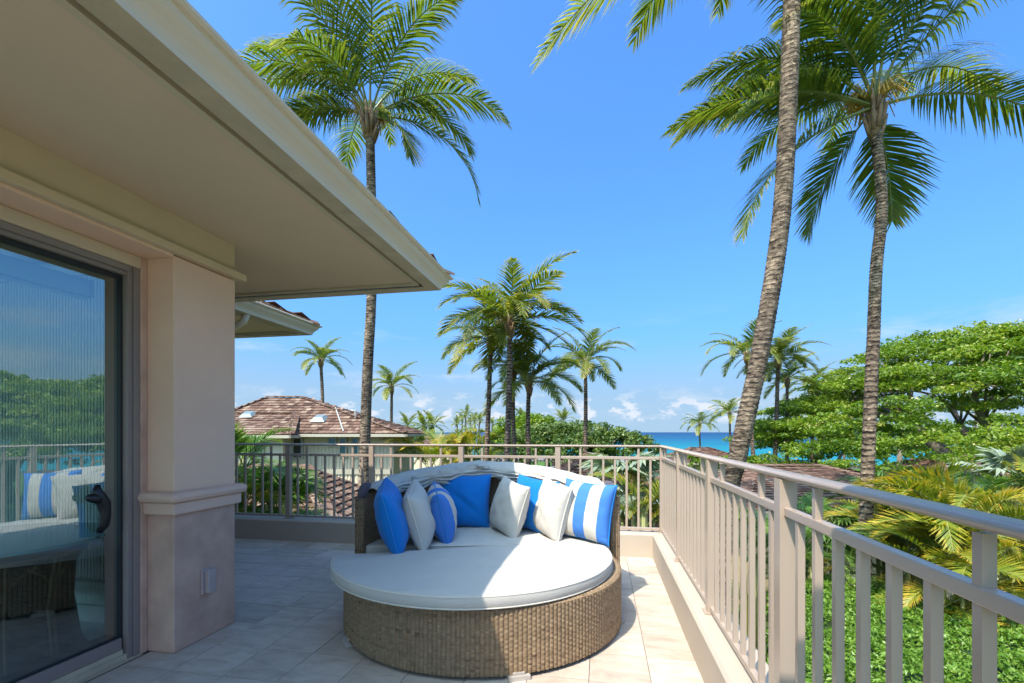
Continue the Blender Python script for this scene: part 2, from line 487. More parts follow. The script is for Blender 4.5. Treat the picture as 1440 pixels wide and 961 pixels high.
def m_ground():
    m, nt, b = mat_base("ground")
    tc = nd(nt, "ShaderNodeTexCoord")
    g = ramp(nt, noise_node(nt, 0.35, 6, 0.6), [(0.35, (0.045, 0.095, 0.016)), (0.65, (0.085, 0.16, 0.028))])
    e = ramp(nt, noise_node(nt, 2.0, 5, 0.6), [(0.3, (0.06, 0.045, 0.03)), (0.7, (0.13, 0.10, 0.07))])
    lava = ramp(nt, noise_node(nt, 0.9, 7, 0.7), [(0.35, (0.03, 0.022, 0.02)), (0.6, (0.11, 0.085, 0.075)), (0.75, (0.24, 0.21, 0.19))])
    # distance from the house decides planted beds / lawn / lava shore
    ln = nd(nt, "ShaderNodeVectorMath", operation='LENGTH'); nt.links.new(tc.outputs["Object"], ln.inputs[0])
    wob = nd(nt, "ShaderNodeMath", operation='MULTIPLY_ADD'); nt.links.new(noise_node(nt, 0.03, 3), wob.inputs[0]); wob.inputs[1].default_value = 60; nt.links.new(ln.outputs[1], wob.inputs[2])
    a = nd(nt, "ShaderNodeMapRange"); nt.links.new(wob.outputs[0], a.inputs[0]); a.inputs[1].default_value = 55; a.inputs[2].default_value = 60
    s = nd(nt, "ShaderNodeMapRange"); nt.links.new(wob.outputs[0], s.inputs[0]); s.inputs[1].default_value = 176; s.inputs[2].default_value = 180
    c = mixc(nt, a.outputs[0], mixc(nt, 0.45, e, g), g)
    c = mixc(nt, s.outputs[0], c, lava)
    nt.links.new(c, b.inputs["Base Color"]); b.inputs["Roughness"].default_value = 0.95
    b.inputs["Specular IOR Level"].default_value = 0.1
    return m
M_ground = m_ground()
def m_sea():
    m, nt, b = mat_base("sea_water")
    tc = nd(nt, "ShaderNodeTexCoord")
    ln = nd(nt, "ShaderNodeVectorMath", operation='LENGTH'); nt.links.new(tc.outputs["Object"], ln.inputs[0])
    mr = nd(nt, "ShaderNodeMapRange"); mr.inputs[1].default_value = 180; mr.inputs[2].default_value = 2600
    pw = nd(nt, "ShaderNodeMath", operation='POWER'); pw.inputs[1].default_value = 0.5
    nt.links.new(ln.outputs[1], mr.inputs[0]); nt.links.new(mr.outputs[0], pw.inputs[0])
    n = noise_node(nt, 0.006, 4, 0.6, (0.35, 1, 1))
    ad = nd(nt, "ShaderNodeMath", operation='MULTIPLY_ADD'); nt.links.new(n, ad.inputs[0]); ad.inputs[1].default_value = 0.35
    sb = nd(nt, "ShaderNodeMath", operation='SUBTRACT'); nt.links.new(pw.outputs[0], sb.inputs[0]); sb.inputs[1].default_value = 0.17
    nt.links.new(sb.outputs[0], ad.inputs[2])
    c = ramp(nt, ad.outputs[0], [(0.05, (0.006, 0.20, 0.205)), (0.30, (0.004, 0.135, 0.175)), (0.52, (0.004, 0.068, 0.135)), (0.95, (0.006, 0.040, 0.10))])
    nt.links.new(c, b.inputs["Base Color"]); b.inputs["Roughness"].default_value = 0.45
    b.inputs["Specular IOR Level"].default_value = 0.12
    bump(nt, b, noise_node(nt, 0.15, 4, 0.6), 0.3, 0.5)
    return m
M_sea = m_sea()
M_siding = plain("house_siding", (0.62, 0.50, 0.35), 0.8, 0.05, 1.0)
M_house_trim = plain("house_trim", (0.42, 0.36, 0.27), 0.7, 0.04, 1.0)
M_tanwall = plain("tan_wall", (0.55, 0.40, 0.22), 0.8, 0.06, 1.0)
M_teal = plain("teal_gutter", (0.30, 0.42, 0.38), 0.5, 0.06, 2.0)
M_white_metal = plain("white_flashing", (0.36, 0.35, 0.32), 0.5, 0.05, 3.0)
M_skylight = plain("skylight_dome", (0.17, 0.21, 0.205), 0.25, 0.05, 3.0)
M_rock = plain("lava_rock", (0.20, 0.175, 0.165), 0.95, 0.5, 1.2, 6, 0.6, 0.05)
M_metal_foot = plain("foot_metal", (0.40, 0.35, 0.30), 0.5, 0.1, 10.0)
# ------------------------------------------------------------------ ground and sea
def ground_z(r):
    pts = [(0, -4.0), (45, -4.0), (105, -6.6), (175, -9.0), (200, -10.2), (300, -16.0)]
    for (r0, z0), (r1, z1) in zip(pts, pts[1:]):
        if r <= r1:
            return z0 + (z1 - z0) * (r - r0) / (r1 - r0)
    return pts[-1][1]
def build_ground():
    mb = MB(); na = 96; rs = [0, 6, 12, 20, 30, 40, 50, 60, 75, 90, 105, 120, 140, 160, 172, 180, 188, 196, 210, 240, 300]
    for r in rs:
        for k in range(na):
            a = 2 * math.pi * k / na
            wob = 0 if r < 100 else 10 * mnoise.noise(Vector((math.cos(a) * 3, math.sin(a) * 3, 1.0)))
            z = ground_z(max(0, r + wob)) + (0.25 * mnoise.noise(Vector((r * math.cos(a) * .05, r * math.sin(a) * .05, 0))) if 30 < r else 0)
            mb.v.append((r * math.cos(a), r * math.sin(a), z))
    for i in range(len(rs) - 1):
        for k in range(na):
            k2 = (k + 1) % na
            mb.f.append((i*na+k, (i+1)*na+k, (i+1)*na+k2, i*na+k2)); mb.mi.append(0); mb.t.append(0.5)
    tag(mb.build("ground", M_ground, smooth=True), kind="structure")
    mb = MB(); rs = [100, 250, 600, 1500, 4000, 12000, 40000]
    for r in rs:
        for k in range(na):
            a = 2 * math.pi * k / na
            mb.v.append((r * math.cos(a), r * math.sin(a), -9.8))
    for i in range(len(rs) - 1):
        for k in range(na):
            k2 = (k + 1) % na
            mb.f.append((i*na+k, (i+1)*na+k, (i+1)*na+k2, i*na+k2)); mb.mi.append(0); mb.t.append(0.5)
    tag(mb.build("sea", M_sea), kind="structure")
build_ground()

# ------------------------------------------------------------------ deck, tiles, curb
CX, CY = 0.485, 4.64            # inner faces of the curb
def build_deck():
    mb = MB(); mb.box(-6.5, CX + 0.2, -3.0, CY + 0.22, -0.35, -0.014)
    deck = mb.build("deck_floor", M_grout); tag(deck, kind="structure")
    mb = MB(); mb.box(-6.5, CX + 0.12, -3.0, CY + 0.12, -4.0, -0.36)
    lower = mb.build("lower_storey_wall", M_wall_top); tag(lower, kind="structure")
    P = 0.2955
    me = []
    for k in range(4):
        m2 = MB(); g = 0.0016
        m2.box(-P/2 + g, P/2 - g, -P/2 + g, P/2 - g, -0.012, 0.0)
        me.append(m2.mesh("tile", M_tile))
    xs = [-1.535 + P * k for k in range(-16, 7)]
    for x in xs:
        for j in range(-2, 8):
            y = 2.30 + P * j
            xc, yc = x + P / 2, y + P / 2
            if xc - P/2 > CX or yc - P/2 > CY: continue
            if xc < -2.42 and yc < 2.5: continue
            o = link("tile", me[0], deck, (xc, yc, random.uniform(-0.0006, 0.0006)), (0, 0, random.choice((0, math.pi))))
    m2 = MB(); m2.box(-2.42, CX, -3.0, 2.30 - 2 * P - 0.002, -0.012, 0.0)
    m2.build("paving_behind", M_tile, deck)
    # L-shaped curb with a softened inner arris
    mb = MB()
    z = 0.228; c = 0.014
    prof = [(0.0, -0.013), (0.0, z - c), (c, z), (0.20, z), (0.215, z - 0.02), (0.215, -0.35)]
    sweep(mb, prof, [(CX, -3.0), (CX, CY), (-6.5, CY)], side=1)
    o = mb.build("curb", M_curb); tag(o, kind="structure")
def sweep(mb, prof, path, side=1, mi=0, t=0.5):
    """prof: closed list of (outward offset, z); path: xy points; mitred corners; outward is to the right of travel * side"""
    n = len(prof); b = len(mb.v)
    P = [Vector(p) for p in path]
    for i, p in enumerate(P):
        def nrm(a, c):
            d = (c - a).normalized(); return Vector((d.y, -d.x)) * side
        if i == 0: m = nrm(P[0], P[1])
        elif i == len(P) - 1: m = nrm(P[-2], P[-1])
        else:
            n1, n2 = nrm(P[i-1], p), nrm(p, P[i+1])
            m = (n1 + n2); m = m / (1 + n1.dot(n2))
        for o, z in prof:
            q = p + m * o
            mb.v.append((q.x, q.y, z))
    for i in range(len(P) - 1):
        for k in range(n):
            k2 = (k + 1) % n
            mb.f.append((b+i*n+k, b+(i+1)*n+k, b+(i+1)*n+k2, b+i*n+k2)); mb.mi.append(mi); mb.t.append(t)
    mb.f.append(tuple(b + k for k in range(n))); mb.mi.append(mi); mb.t.append(t)
    e = b + (len(P)-1) * n
    mb.f.append(tuple(e + k for k in range(n-1, -1, -1))); mb.mi.append(mi); mb.t.append(t)
build_deck()

# ------------------------------------------------------------------ roof shakes
def shake_plane(O, u, v, rows, u_range, w=0.16, expo=0.2, thick=0.02, seed=1, lift=0.012):
    """list of shakes: each 8 points + tint.  O eave corner, u along the eave, v up the slope (unit vectors)"""
    rg = random.Random(seed)
    nrm = u.cross(v).normalized()
    if nrm.z < 0: nrm = -nrm
    out = []
    for r in range(rows):
        a, b = u_range(r * expo)
        x = a - rg.uniform(0, w)
        while x < b:
            ww = w * rg.uniform(0.65, 1.3)
            x0, x1 = max(a, x + 0.004), min(b, x + ww - 0.004)
            x += ww
            if x1 - x0 < 0.03: continue
            s0 = r * expo + rg.uniform(-0.012, 0.012); s1 = s0 + expo * 1.35
            th = thick * rg.uniform(0.7, 1.4)
            base = lift
            def P(uu, ss, h): return O + u * uu + v * ss + nrm * h
            k = rg.uniform(-0.006, 0.006)
            pts = [P(x0, s0, base + 0.012), P(x1, s0, base + 0.012), P(x1, s1, 0.0), P(x0, s1, 0.0),
                   P(x0, s0, base + 0.012 + th + k), P(x1, s0, base + 0.012 + th - k), P(x1, s1, 0.006), P(x0, s1, 0.006)]
            t = min(1, max(0, rg.gauss(0.5, 0.24)))
            out.append((pts, t))
    return out
HEXF = [(0,3,2,1),(4,5,6,7),(0,1,5,4),(1,2,6,5),(2,3,7,6),(3,0,4,7)]
def shakes_as_parts(sh, parent, mat):
    off = parent_world(parent)
    for pts, t in sh:
        c = sum((p for p in pts), Vector()) / 8
        m = bpy.data.meshes.new("shake"); m.from_pydata([tuple(p - c) for p in pts], [], HEXF); m.materials.append(mat)
        link("shake", m, parent, c - off)
def shakes_joined(sh, parent, mat, name="shakes"):
    mb = MB()
    for pts, t in sh: mb.hexa(pts, 0, t)
    o = mb.build(name, mat, parent); o["kind"] = "stuff"
    return o

# ------------------------------------------------------------------ the house we stand at
SOF = 2.38
house = empty("beach_house", (-4.0, 0.5, 0.0))
tag(house, "pinkish stucco house with wide tan eaves and a glass sliding door beside the deck", "house")
def hpart(name, mat, fn, bevel=0.0, smooth=False, parent=None):
    mb = MB(); fn(mb)
    return mb.build(name, mat, parent or house, smooth, bevel)
PY0, PY1, PX = 2.154, 2.588, -2.27
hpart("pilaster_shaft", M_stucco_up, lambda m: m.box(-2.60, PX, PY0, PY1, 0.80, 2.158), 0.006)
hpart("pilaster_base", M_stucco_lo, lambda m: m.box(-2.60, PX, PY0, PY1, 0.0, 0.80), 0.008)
hpart("belt_moulding", M_belt, lambda m: m.box(-2.60, PX + 0.055, PY0 - 0.05, PY1 + 0.055, 0.818, 0.876), 0.026)
hpart("belt_fillet", M_belt, lambda m: m.box(-2.60, PX + 0.026, PY0 - 0.024, PY1 + 0.026, 0.752, 0.8175), 0.008)
hpart("header_ledge", M_ledge, lambda m: m.box(-2.60, PX + 0.042, -3.0, PY1 + 0.05, 2.163, 2.205), 0.005)
hpart("header_underside", M_stucco_up, lambda m: m.box(-2.60, PX + 0.0, -3.0, PY0 - 0.002, 2.146, 2.1625))
hpart("upper_wall", M_wall_top, lambda m: m.box(-2.62, PX - 0.002, -3.0, PY1 - 0.002, 2.206, SOF - 0.001))
hpart("end_wall", M_wall_top, lambda m: m.box(-6.4, -2.605, PY1 - 0.12, PY1 - 0.003, 0.0, SOF - 0.001))

# eave of the main wing: soffit, trim boards, gutter (mitred at the corner)
def eave(name_root, gx, gy, y_start, x_end, parent):
    # gx, gy: outer gutter lip at the corner
    path = [(gx, y_start), (gx, gy), (x_end, gy)]
    mb = MB(); mb.box(x_end, gx - 0.222, y_start, gy - 0.222, SOF, SOF + 0.03); mb.build("soffit", M_soffit, parent)
    mb = MB(); sweep(mb, [(-0.248, SOF - 0.018), (-0.215, SOF - 0.018), (-0.215, SOF + 0.06), (-0.248, SOF + 0.06)], path); mb.build("soffit_trim", M_soffit_trim, parent)
    mb = MB(); sweep(mb, [(-0.214, SOF + 0.022), (-0.186, SOF + 0.022), (-0.186, SOF + 0.06), (-0.214, SOF + 0.06)], path); mb.build("vent_groove", M_roof_under, parent)
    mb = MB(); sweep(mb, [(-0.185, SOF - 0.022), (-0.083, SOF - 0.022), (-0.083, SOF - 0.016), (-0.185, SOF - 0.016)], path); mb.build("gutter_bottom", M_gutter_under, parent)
    # ogee gutter front
    prof = [(-0.081, SOF - 0.023), (-0.078, SOF - 0.005), (-0.070, SOF + 0.012), (-0.055, SOF + 0.030), (-0.040, SOF + 0.044), (-0.030, SOF + 0.058), (-0.026, SOF + 0.074), (-0.012, SOF + 0.076), (-0.002, SOF + 0.084), (0.0, SOF + 0.094), (-0.006, SOF + 0.100), (-0.02, SOF + 0.100), (-0.03, SOF + 0.085), (-0.075, SOF + 0.012), (-0.120, SOF + 0.0)]
    mb = MB(); sweep(mb, prof, path); o = mb.build("gutter", M_gutter, parent)
    o2 = MB(); sweep(o2, [(-0.20, SOF + 0.062), (-0.11, SOF + 0.062), (-0.11, SOF + 0.13), (-0.20, SOF + 0.16)], path); o2.build("fascia", M_soffit_trim, parent)
eave("main", -1.20, 3.735, -3.0, -6.4, house)
wing2 = house
eave("far", -3.30, 5.14, 3.74, -7.2, house)

def hip_roof_planes(gx, gy, y0, x1, seed, rows_as_parts):
    """roof planes over an outside corner: plane A faces +x, plane B faces +y"""
    pit = R(23); c, s = math.cos(pit), math.sin(pit)
    ex, ey, ez = gx - 0.070, gy - 0.070, SOF + 0.090
    roof = MB(); rise = 3.2
    A0 = Vector((ex - 0.04, y0, ez - 0.02)); A1 = Vector((ex - 0.04, ey - 0.04, ez - 0.02))
    k = rise
    top = ez - 0.02 + math.tan(pit) * k
    A2 = Vector((ex - 0.04 - k, ey - 0.04 - k, top)); A3 = Vector((ex - 0.04 - k, y0, top))
    B1 = Vector((x1, ey - 0.04, ez - 0.02)); B2 = Vector((x1, ey - 0.04 - k, top))
    def slab(poly):
        n = len(poly); lo = [p - Vector((0, 0, 0.05)) for p in poly]
        roof.add([*poly, *lo], [tuple(range(n)), tuple(range(2*n-1, n-1, -1))] + [(i, i+n, (i+1) % n+n, (i+1) % n) for i in range(n)])
    if A2.y > y0: slab([A0, A1, A2, A3])
    else:
        kk = (ey - 0.04 - y0); slab([A0, A1, Vector((ex - 0.04 - kk, y0, ez - 0.02 + math.tan(pit) * kk))])
    slab([A1, B1, B2, A2])
    ro = roof.build("roof", M_roof_under, house)
    L = ey - y0
    shA = shake_plane(Vector((ex + 0.012, y0, ez)), Vector((0, 1, 0)), Vector((-c, 0, s)), 5, lambda t: (0.0, max(0.0, L - t * c)), seed=seed)
    LB = ex - x1
    shB = shake_plane(Vector((ex, ey + 0.012, ez)), Vector((-1, 0, 0)), Vector((0, -c, s)), 5, lambda t: (t * c, LB), seed=seed + 5)
    vis = [q for q in shA if max(p.y for p in q[0]) > 1.0]
    shakes_as_parts(vis[:rows_as_parts], ro, M_shake_obj)
    rest = vis[rows_as_parts:] + [q for q in shA if max(p.y for p in q[0]) <= 1.0] + shB
    if rest: shakes_joined(rest, ro, M_shake, "shake_courses")
    # hip cap shakes, doubled and tipped up at the corner
    hd = Vector((-c * 0.7071, -c * 0.7071, s)); hd = Vector((-1, -1, math.tan(pit))).normalized()
    hs = Vector((1, -1, 0)).normalized()
    for i in range(7):
        p0 = Vector((ex + 0.03, ey + 0.03, ez + 0.035)) + hd * (i * 0.21)
        mb = MB()
        for sgn in (-1, 1):
            w = 0.13
            drop = Vector((0, 0, -0.055))
            a = p0 + Vector((0, 0, 0.022)); b_ = p0 + hs * sgn * w + drop + Vector((0, 0, 0.022))
            e = hd * 0.30 - Vector((0, 0, 0.03))
            mb.hexa([a - Vector((0, 0, .02)), b_ - Vector((0, 0, .02)), b_ + e - Vector((0, 0, .02)), a + e - Vector((0, 0, .02)), a, b_, b_ + e, a + e])
        mb.build("ridge_cap", M_shake_obj, ro)
hip_roof_planes(-1.20, 3.735, -3.0, -6.4, 3, 110)
hip_roof_planes(-3.30, 5.14, 3.75, -7.2, 13, 60)
hpart("wing_wall", M_wall_top, lambda m: m.box(-6.4, -4.62, 2.60, 4.30, 0.0, SOF - 0.002))
def downspout(m):
    m.tube([(-3.42, 4.05, SOF - 0.01), (-3.46, 4.05, SOF - 0.09), (-3.60, 4.05, SOF - 0.16), (-4.2, 4.05, SOF - 0.20), (-4.55, 4.05, SOF - 0.28), (-4.58, 4.05, SOF - 0.4), (-4.58, 4.05, 0.02)], 0.035, 10)
hpart("downspout", M_gutter, downspout, smooth=True)
# added unseen roof strip behind the camera: shades near deck, lets sun past
def rear_roof(m):
    m.box(-1.199, 0.85, -0.82, 0.40, SOF + 0.005, SOF + 0.09)
    m.prism([(0.40, SOF + 0.091), (-0.82, SOF + 0.091), (-0.21, SOF + 0.30)], -1.19, 0.85, axis='x')
hpart("unseen_shade_roof", M_soffit, rear_roof)
hpart("porch_column", M_stucco_up, lambda m: m.box(0.50, 0.84, -0.75, -0.42, -4.0, SOF + 0.004))

# sliding glass door
door = empty("sliding_door", (0, 0, 0)); door.parent = house; door.location = Vector((-2.5, 1.0, 0)) - house.location
GY = 2.030
def dpart(name, mat, fn, bevel=0.0):
    mb = MB(); fn(mb); return mb.build(name, mat, door, False, bevel)
dpart("jamb_trim", M_stucco_lo, lambda m: m.box(-2.60, -2.438, 2.117, 2.1535, 0.0, 2.145), 0.004)
dpart("head_trim", M_wall_top, lambda m: m.box(-2.60, -2.438, -2.9, 2.1165, 2.082, 2.145), 0.004)
def jamb(m):
    m.box(-2.60, -2.446, 2.085, 2.1165, 0.0, 2.081); m.box(-2.60, -2.456, 2.058, 2.0845, 0.0, 2.081)
dpart("frame_jamb", M_alu, jamb, 0.002)
def head(m):
    m.box(-2.60, -2.448, -2.9, 2.0575, 2.050, 2.081); m.box(-2.60, -2.462, -2.9, 2.0575, 2.030, 2.0495)
dpart("frame_head", M_alu, head, 0.002)
def gasket(m):
    m.box(-2.59, -2.488, 2.0470, 2.0575, 0.058, 2.029); m.box(-2.59, -2.488, -2.9, 2.0465, 2.008, 2.029)
    m.box(-2.59, -2.490, -2.9, 2.0465, 0.117, 0.124)
dpart("gasket", M_black, gasket)
dpart("bottom_rail", M_alu, lambda m: m.box(-2.545, -2.478, -2.9, 2.0465, 0.056, 0.1165), 0.003)
def track(m):
    m.box(-2.60, -2.462, -2.9, 2.0845, 0.004, 0.030); m.box(-2.60, -2.43, -2.9, 2.1165, 0.0005, 0.004)
    m.box(-2.55, -2.472, -2.9, 2.0465, 0.0305, 0.0555)
dpart("track", M_gutter_under, track)
dpart("glass_pane", M_glass, lambda m: m.add([(-2.50, -2.9, 0.11), (-2.50, 2.0475, 0.11), (-2.50, 2.0475, 2.02), (-2.50, -2.9, 2.02)], [(0, 1, 2, 3)]))
# room behind the glass
room = MB(); room.box(-6.3, -2.601, -2.9, PY1 - 0.14, -0.012, 0.0)
o = room.build("room_floor", M_int_floor); tag(o, kind="structure")
room = MB(); room.box(-6.3, -2.601, PY1 - 0.138, PY1 - 0.122, 0.0, 2.3)
room.box(-6.38, -6.3, -2.9, PY1 - 0.13, 0.0, 0.35); room.box(-6.38, -6.3, 1.6, PY1 - 0.13, 0.35, 2.3); room.box(-6.3, -2.601, -2.98, -2.9, 0.0, 0.3)  # unseen rear walls kept low, openings added to let daylight into the room
o = room.build("room_wall", M_int_wall); tag(o, kind="structure")
room = MB(); room.box(-6.3, -2.601, -2.9, PY1 - 0.14, 2.301, 2.33)
o = room.build("room_ceiling", M_int_wall); tag(o, kind="structure")
room = MB(); room.box(-2.86, -2.601, PY1 - 0.19, PY1 - 0.139, 0.0, 2.3); room.box(-6.2, -2.862, PY1 - 0.165, PY1 - 0.139, 0.0, 0.10)
o = room.build("room_trim", M_int_wall); tag(o, kind="structure")
bl = empty("vertical_blind", (-3.35, 2.36, 0.28)); tag(bl, "pale vertical slat blind hanging behind the door glass", "blind")
for k in range(46):
    m2 = MB(); x = -2.90 - k * 0.024
    m2.box(x - 0.0085, x + 0.0085, 2.352, 2.356 + 0.004 * (k % 2), 0.30, 2.16)
    m2.build("slat", M_blind, bl)
m2 = MB(); m2.box(-4.02, -2.87, 2.33, 2.39, 2.165, 2.23); m2.build("headrail", M_blind, bl)
m2 = MB(); m2.box(-4.02, -2.87, 2.33, 2.43, 0.22, 0.285); m2.build("sill", M_int_wall, bl)
sh = empty("roller_shade", (-2.60, 0.5, 2.0)); tag(sh, "pale green rolled shade box inside the top of the glass door", "roller shade")
m2 = MB(); m2.box(-2.655, -2.603, -2.7, 1.99, 1.905, 1.99); m2.build("cassette", M_int_wall, sh, bevel=0.008)
m2 = MB(); m2.box(-2.668, -2.600, 1.9905, 2.005, 1.90, 1.995); m2.build("end_bracket", M_white_metal, sh, bevel=0.003)
m2 = MB(); m2.tube([(-2.63, -2.7, 1.895), (-2.63, 1.985, 1.895)], 0.012, 8); m2.build("hem_bar", M_blind, sh)
op = empty("wall_socket", (-3.0, PY1 - 0.14, 0.14)); tag(op, "small pale socket plate low on the room wall behind glass", "socket")
m2 = MB(); m2.box(-3.10, -2.99, PY1 - 0.150, PY1 - 0.1385, 0.115, 0.195); m2.build("cover_plate", M_blind, op, bevel=0.003)
for q in (-3.07, -3.02):
    m2 = MB(); m2.box(q - 0.012, q + 0.012, PY1 - 0.153, PY1 - 0.1502, 0.135, 0.175); m2.build("outlet_face", M_int_wall, op)
# round glass-topped rattan table
tb = empty("rattan_table", (-3.10, 1.90, 0.0)); tag(tb, "round glass topped table on a dark rattan drum behind the door glass", "table")
m2 = MB(); nn = 36
ring = [(0.36, 0.0), (0.33, 0.06), (0.30, 0.30), (0.31, 0.48), (0.36, 0.58), (0.0, 0.58)]
for rr, z in ring:
    for k in range(nn):
        a = 2 * math.pi * k / nn; r2 = rr * (1 + 0.012 * (k % 2))
        m2.v.append((-3.10 + r2 * math.cos(a), 1.90 + r2 * math.sin(a), z))
for i in range(len(ring) - 1):
    for k in range(nn):
        k2 = (k + 1) % nn; m2.f.append((i*nn+k, i*nn+k2, (i+1)*nn+k2, (i+1)*nn+k)); m2.mi.append(0); m2.t.append(.5)
m2.build("drum", M_wicker_dark, tb, smooth=True)
for ang in (-62, -28, 6, -96):
    a = R(ang); m2 = MB()
    for dd in (-0.012, 0.012):
        m2.tube([(-3.10 + 0.345 * math.cos(a + dd * 3), 1.90 + 0.345 * math.sin(a + dd * 3), 0.02), (-3.10 + 0.315 * math.cos(a + dd * 3), 1.90 + 0.315 * math.sin(a + dd * 3), 0.30), (-3.10 + 0.36 * math.cos(a + dd * 3), 1.90 + 0.36 * math.sin(a + dd * 3), 0.55)], 0.008, 6)
    for sg in (-1, 1):
        m2.tube([(-3.10 + (0.32 + 0.015 * q) * math.cos(a + sg * 0.16 * q * q), 1.90 + (0.32 + 0.015 * q) * math.sin(a + sg * 0.16 * q * q), 0.38 + 0.10 * q) for q in (0, 0.5, 1, 1.5)], 0.007, 6)
    m2.build("cane_strut", M_rope, tb)
m2 = MB(); m2.tube([(-3.10 + 0.352 * math.cos(2*math.pi*k/32), 1.90 + 0.352 * math.sin(2*math.pi*k/32), 0.565) for k in range(33)], 0.014, 6); m2.build("cane_hoop", M_rope, tb, smooth=True)
m2 = MB()
for z in (0.628, 0.643):
    for k in range(48):
        a = 2*math.pi*k/48; m2.v.append((-3.10 + 0.48*math.cos(a), 1.90 + 0.48*math.sin(a), z))
m2.f = [tuple(range(47, -1, -1)), tuple(range(48, 96))] + [(k, (k+1) % 48, 48+(k+1) % 48, 48+k) for k in range(48)]
m2.mi = [0]*len(m2.f); m2.t = [.5]*len(m2.f)
m2.build("glass_top", M_tableglass, tb)
# dark curved pull on the outside of the glass
def on_x(px, py, X):
    t = (px - 720) / F
    y = X * (math.cos(TH) + t * math.sin(TH)) / (t * math.cos(TH) - math.sin(TH))
    d = -X * math.sin(TH) + y * math.cos(TH)
    return Vector((X, y, H - (py - 608) / F * d))
m2 = MB(); hx = -2.462
m2.tube([on_x(139, 748, -2.485), on_x(146, 738, hx), on_x(148, 722, hx), on_x(146, 708, hx), on_x(139, 698, hx), on_x(136, 690, hx), on_x(137, 683, -2.47)], [0.016, 0.024, 0.026, 0.030, 0.030, 0.022, 0.012], 10)
m2.tube([on_x(142, 703, hx), on_x(132, 701, hx + 0.006), on_x(124, 700, hx), on_x(121, 699, hx)], [0.026, 0.024, 0.018, 0.008], 10)
m2.tube([on_x(146, 726, hx), on_x(146, 726, -2.499)], 0.012, 8)
m2.build("pull_handle", M_dark_wood, door, smooth=True)
# outside socket on the pilaster
ow = empty("outdoor_outlet", (PX, 2.36, 0.30)); tag(ow, "small taupe weatherproof outlet cover low on the stucco pilaster", "outlet")
def on_pil(px, py):
    t = (px - 720) / F
    y = (-PX * math.cos(TH) - t * PX * math.sin(TH) * 1.0)
    # solve for y on plane x = PX
    A = math.sin(TH) - t * math.cos(TH); B = -(PX * math.cos(TH)) + t * (-PX * math.sin(TH)) * 1.0
    y = B / A
    d = -PX * math.sin(TH) + y * math.cos(TH)
    return y, H - (py - 608) / F * d
y0, z1 = on_pil(282, 802); y1, z0 = on_pil(296, 831)
m2 = MB(); m2.box(PX + 0.0005, PX + 0.016, y0 - 0.004, y1, z0, z1); m2.build("back_plate", M_outlet, ow, bevel=0.003)
m2 = MB(); m2.box(PX + 0.017, PX + 0.046, y0 + 0.008, y1 - 0.004, z0 + 0.006, z1 - 0.004); m2.build("flip_cover", M_outlet, ow, bevel=0.005)

# ------------------------------------------------------------------ railings
ZT, ZM, ZB = 1.074, 0.946, 0.258
def top_profile():
    pts = []
    for k in range(12):
        a = 2 * math.pi * k / 12
        pts.append((0.024 * math.copysign(abs(math.cos(a)) ** 0.7, math.cos(a)), ZT - 0.0125 + 0.0125 * math.copysign(abs(math.sin(a)) ** 0.75, math.sin(a))))
    return pts
RX, RY = 0.586, 4.745
bal_long = MB(); bal_long.box(-0.0100, 0.0100, -0.0100, 0.0100, ZB, ZT - 0.03)
bal_short = MB(); bal_short.box(-0.0100, 0.0100, -0.0100, 0.0100, ZB, ZM - 0.005)
post_m = MB(); post_m.box(-0.0255, 0.0255, -0.0255, 0.0255, 0.0, ZT - 0.025); post_m.box(-0.042, 0.042, -0.042, 0.042, 0.0, 0.008)
def remesh(mb, name):
    off = [(x, y, z) for x, y, z in mb.v]; return mb.mesh(name, M_rail)
ME_BL, ME_BS = remesh(bal_long, "baluster"), remesh(bal_short, "baluster")
post_z = MB(); post_z.box(-0.0255, 0.0255, -0.0255, 0.0255, 0.228, ZT - 0.025); post_z.box(-0.042, 0.042, -0.042, 0.042, 0.2285, 0.237)
ME_P = post_z.mesh("post", M_rail)
def railing(root, axis, p0, pitch, nb, corner):
    """bays along -x (far side) or -y (right side) starting at the corner"""
    for b in range(nb):
        base = p0 - b * pitch
        def pos(t): return (t, RY, 0) if axis == 'x' else (RX, t, 0)
        link("post", ME_P, root, Vector(pos(base - pitch)) - root.location)
        for k in range(1, 9):
            t = base - pitch * k / 9
            link("baluster", ME_BL if k in (2, 7) else ME_BS, root, Vector(pos(t)) - root.location)
    e = p0 - nb * pitch - 0.03
    if axis == 'x':
        mb = MB(); mb.box(e, RX - 0.026, RY - 0.0135, RY + 0.0135, ZM - 0.0135, ZM + 0.0145); mb.build("middle_rail", M_rail, root, bevel=0.003)
        mb = MB(); mb.box(e, RX - 0.026, RY - 0.0135, RY + 0.0135, ZB - 0.014, ZB + 0.012); mb.build("bottom_rail", M_rail, root, bevel=0.003)
    else:
        mb = MB(); mb.box(RX - 0.0135, RX + 0.0135, e, RY - 0.026, ZM - 0.0135, ZM + 0.0145); mb.build("middle_rail", M_rail, root, bevel=0.003)
        mb = MB(); mb.box(RX - 0.0135, RX + 0.0135, e, RY - 0.026, ZB - 0.014, ZB + 0.012); mb.build("bottom_rail", M_rail, root, bevel=0.003)
    # half of the mitred hand rail
    mb = MB(); pr = top_profile(); n = len(pr)
    for end in (0, 1):
        for o_, z in pr:
            if axis == 'x': mb.v.append(((RX + o_) if end == 0 else e, RY + o_, z))
            else: mb.v.append((RX + o_, (RY + o_) if end == 0 else e, z))
    mb.f = [(k, (k+1) % n, n+(k+1) % n, n+k) for k in range(n)] + [tuple(range(n)), tuple(range(2*n-1, n-1, -1))]
    mb.mi = [0]*len(mb.f); mb.t = [.5]*len(mb.f)
    o = mb.build("hand_rail", M_rail, root, smooth=False)
    o.data.polygons.foreach_set("use_smooth", [True]*n + [False]*2)
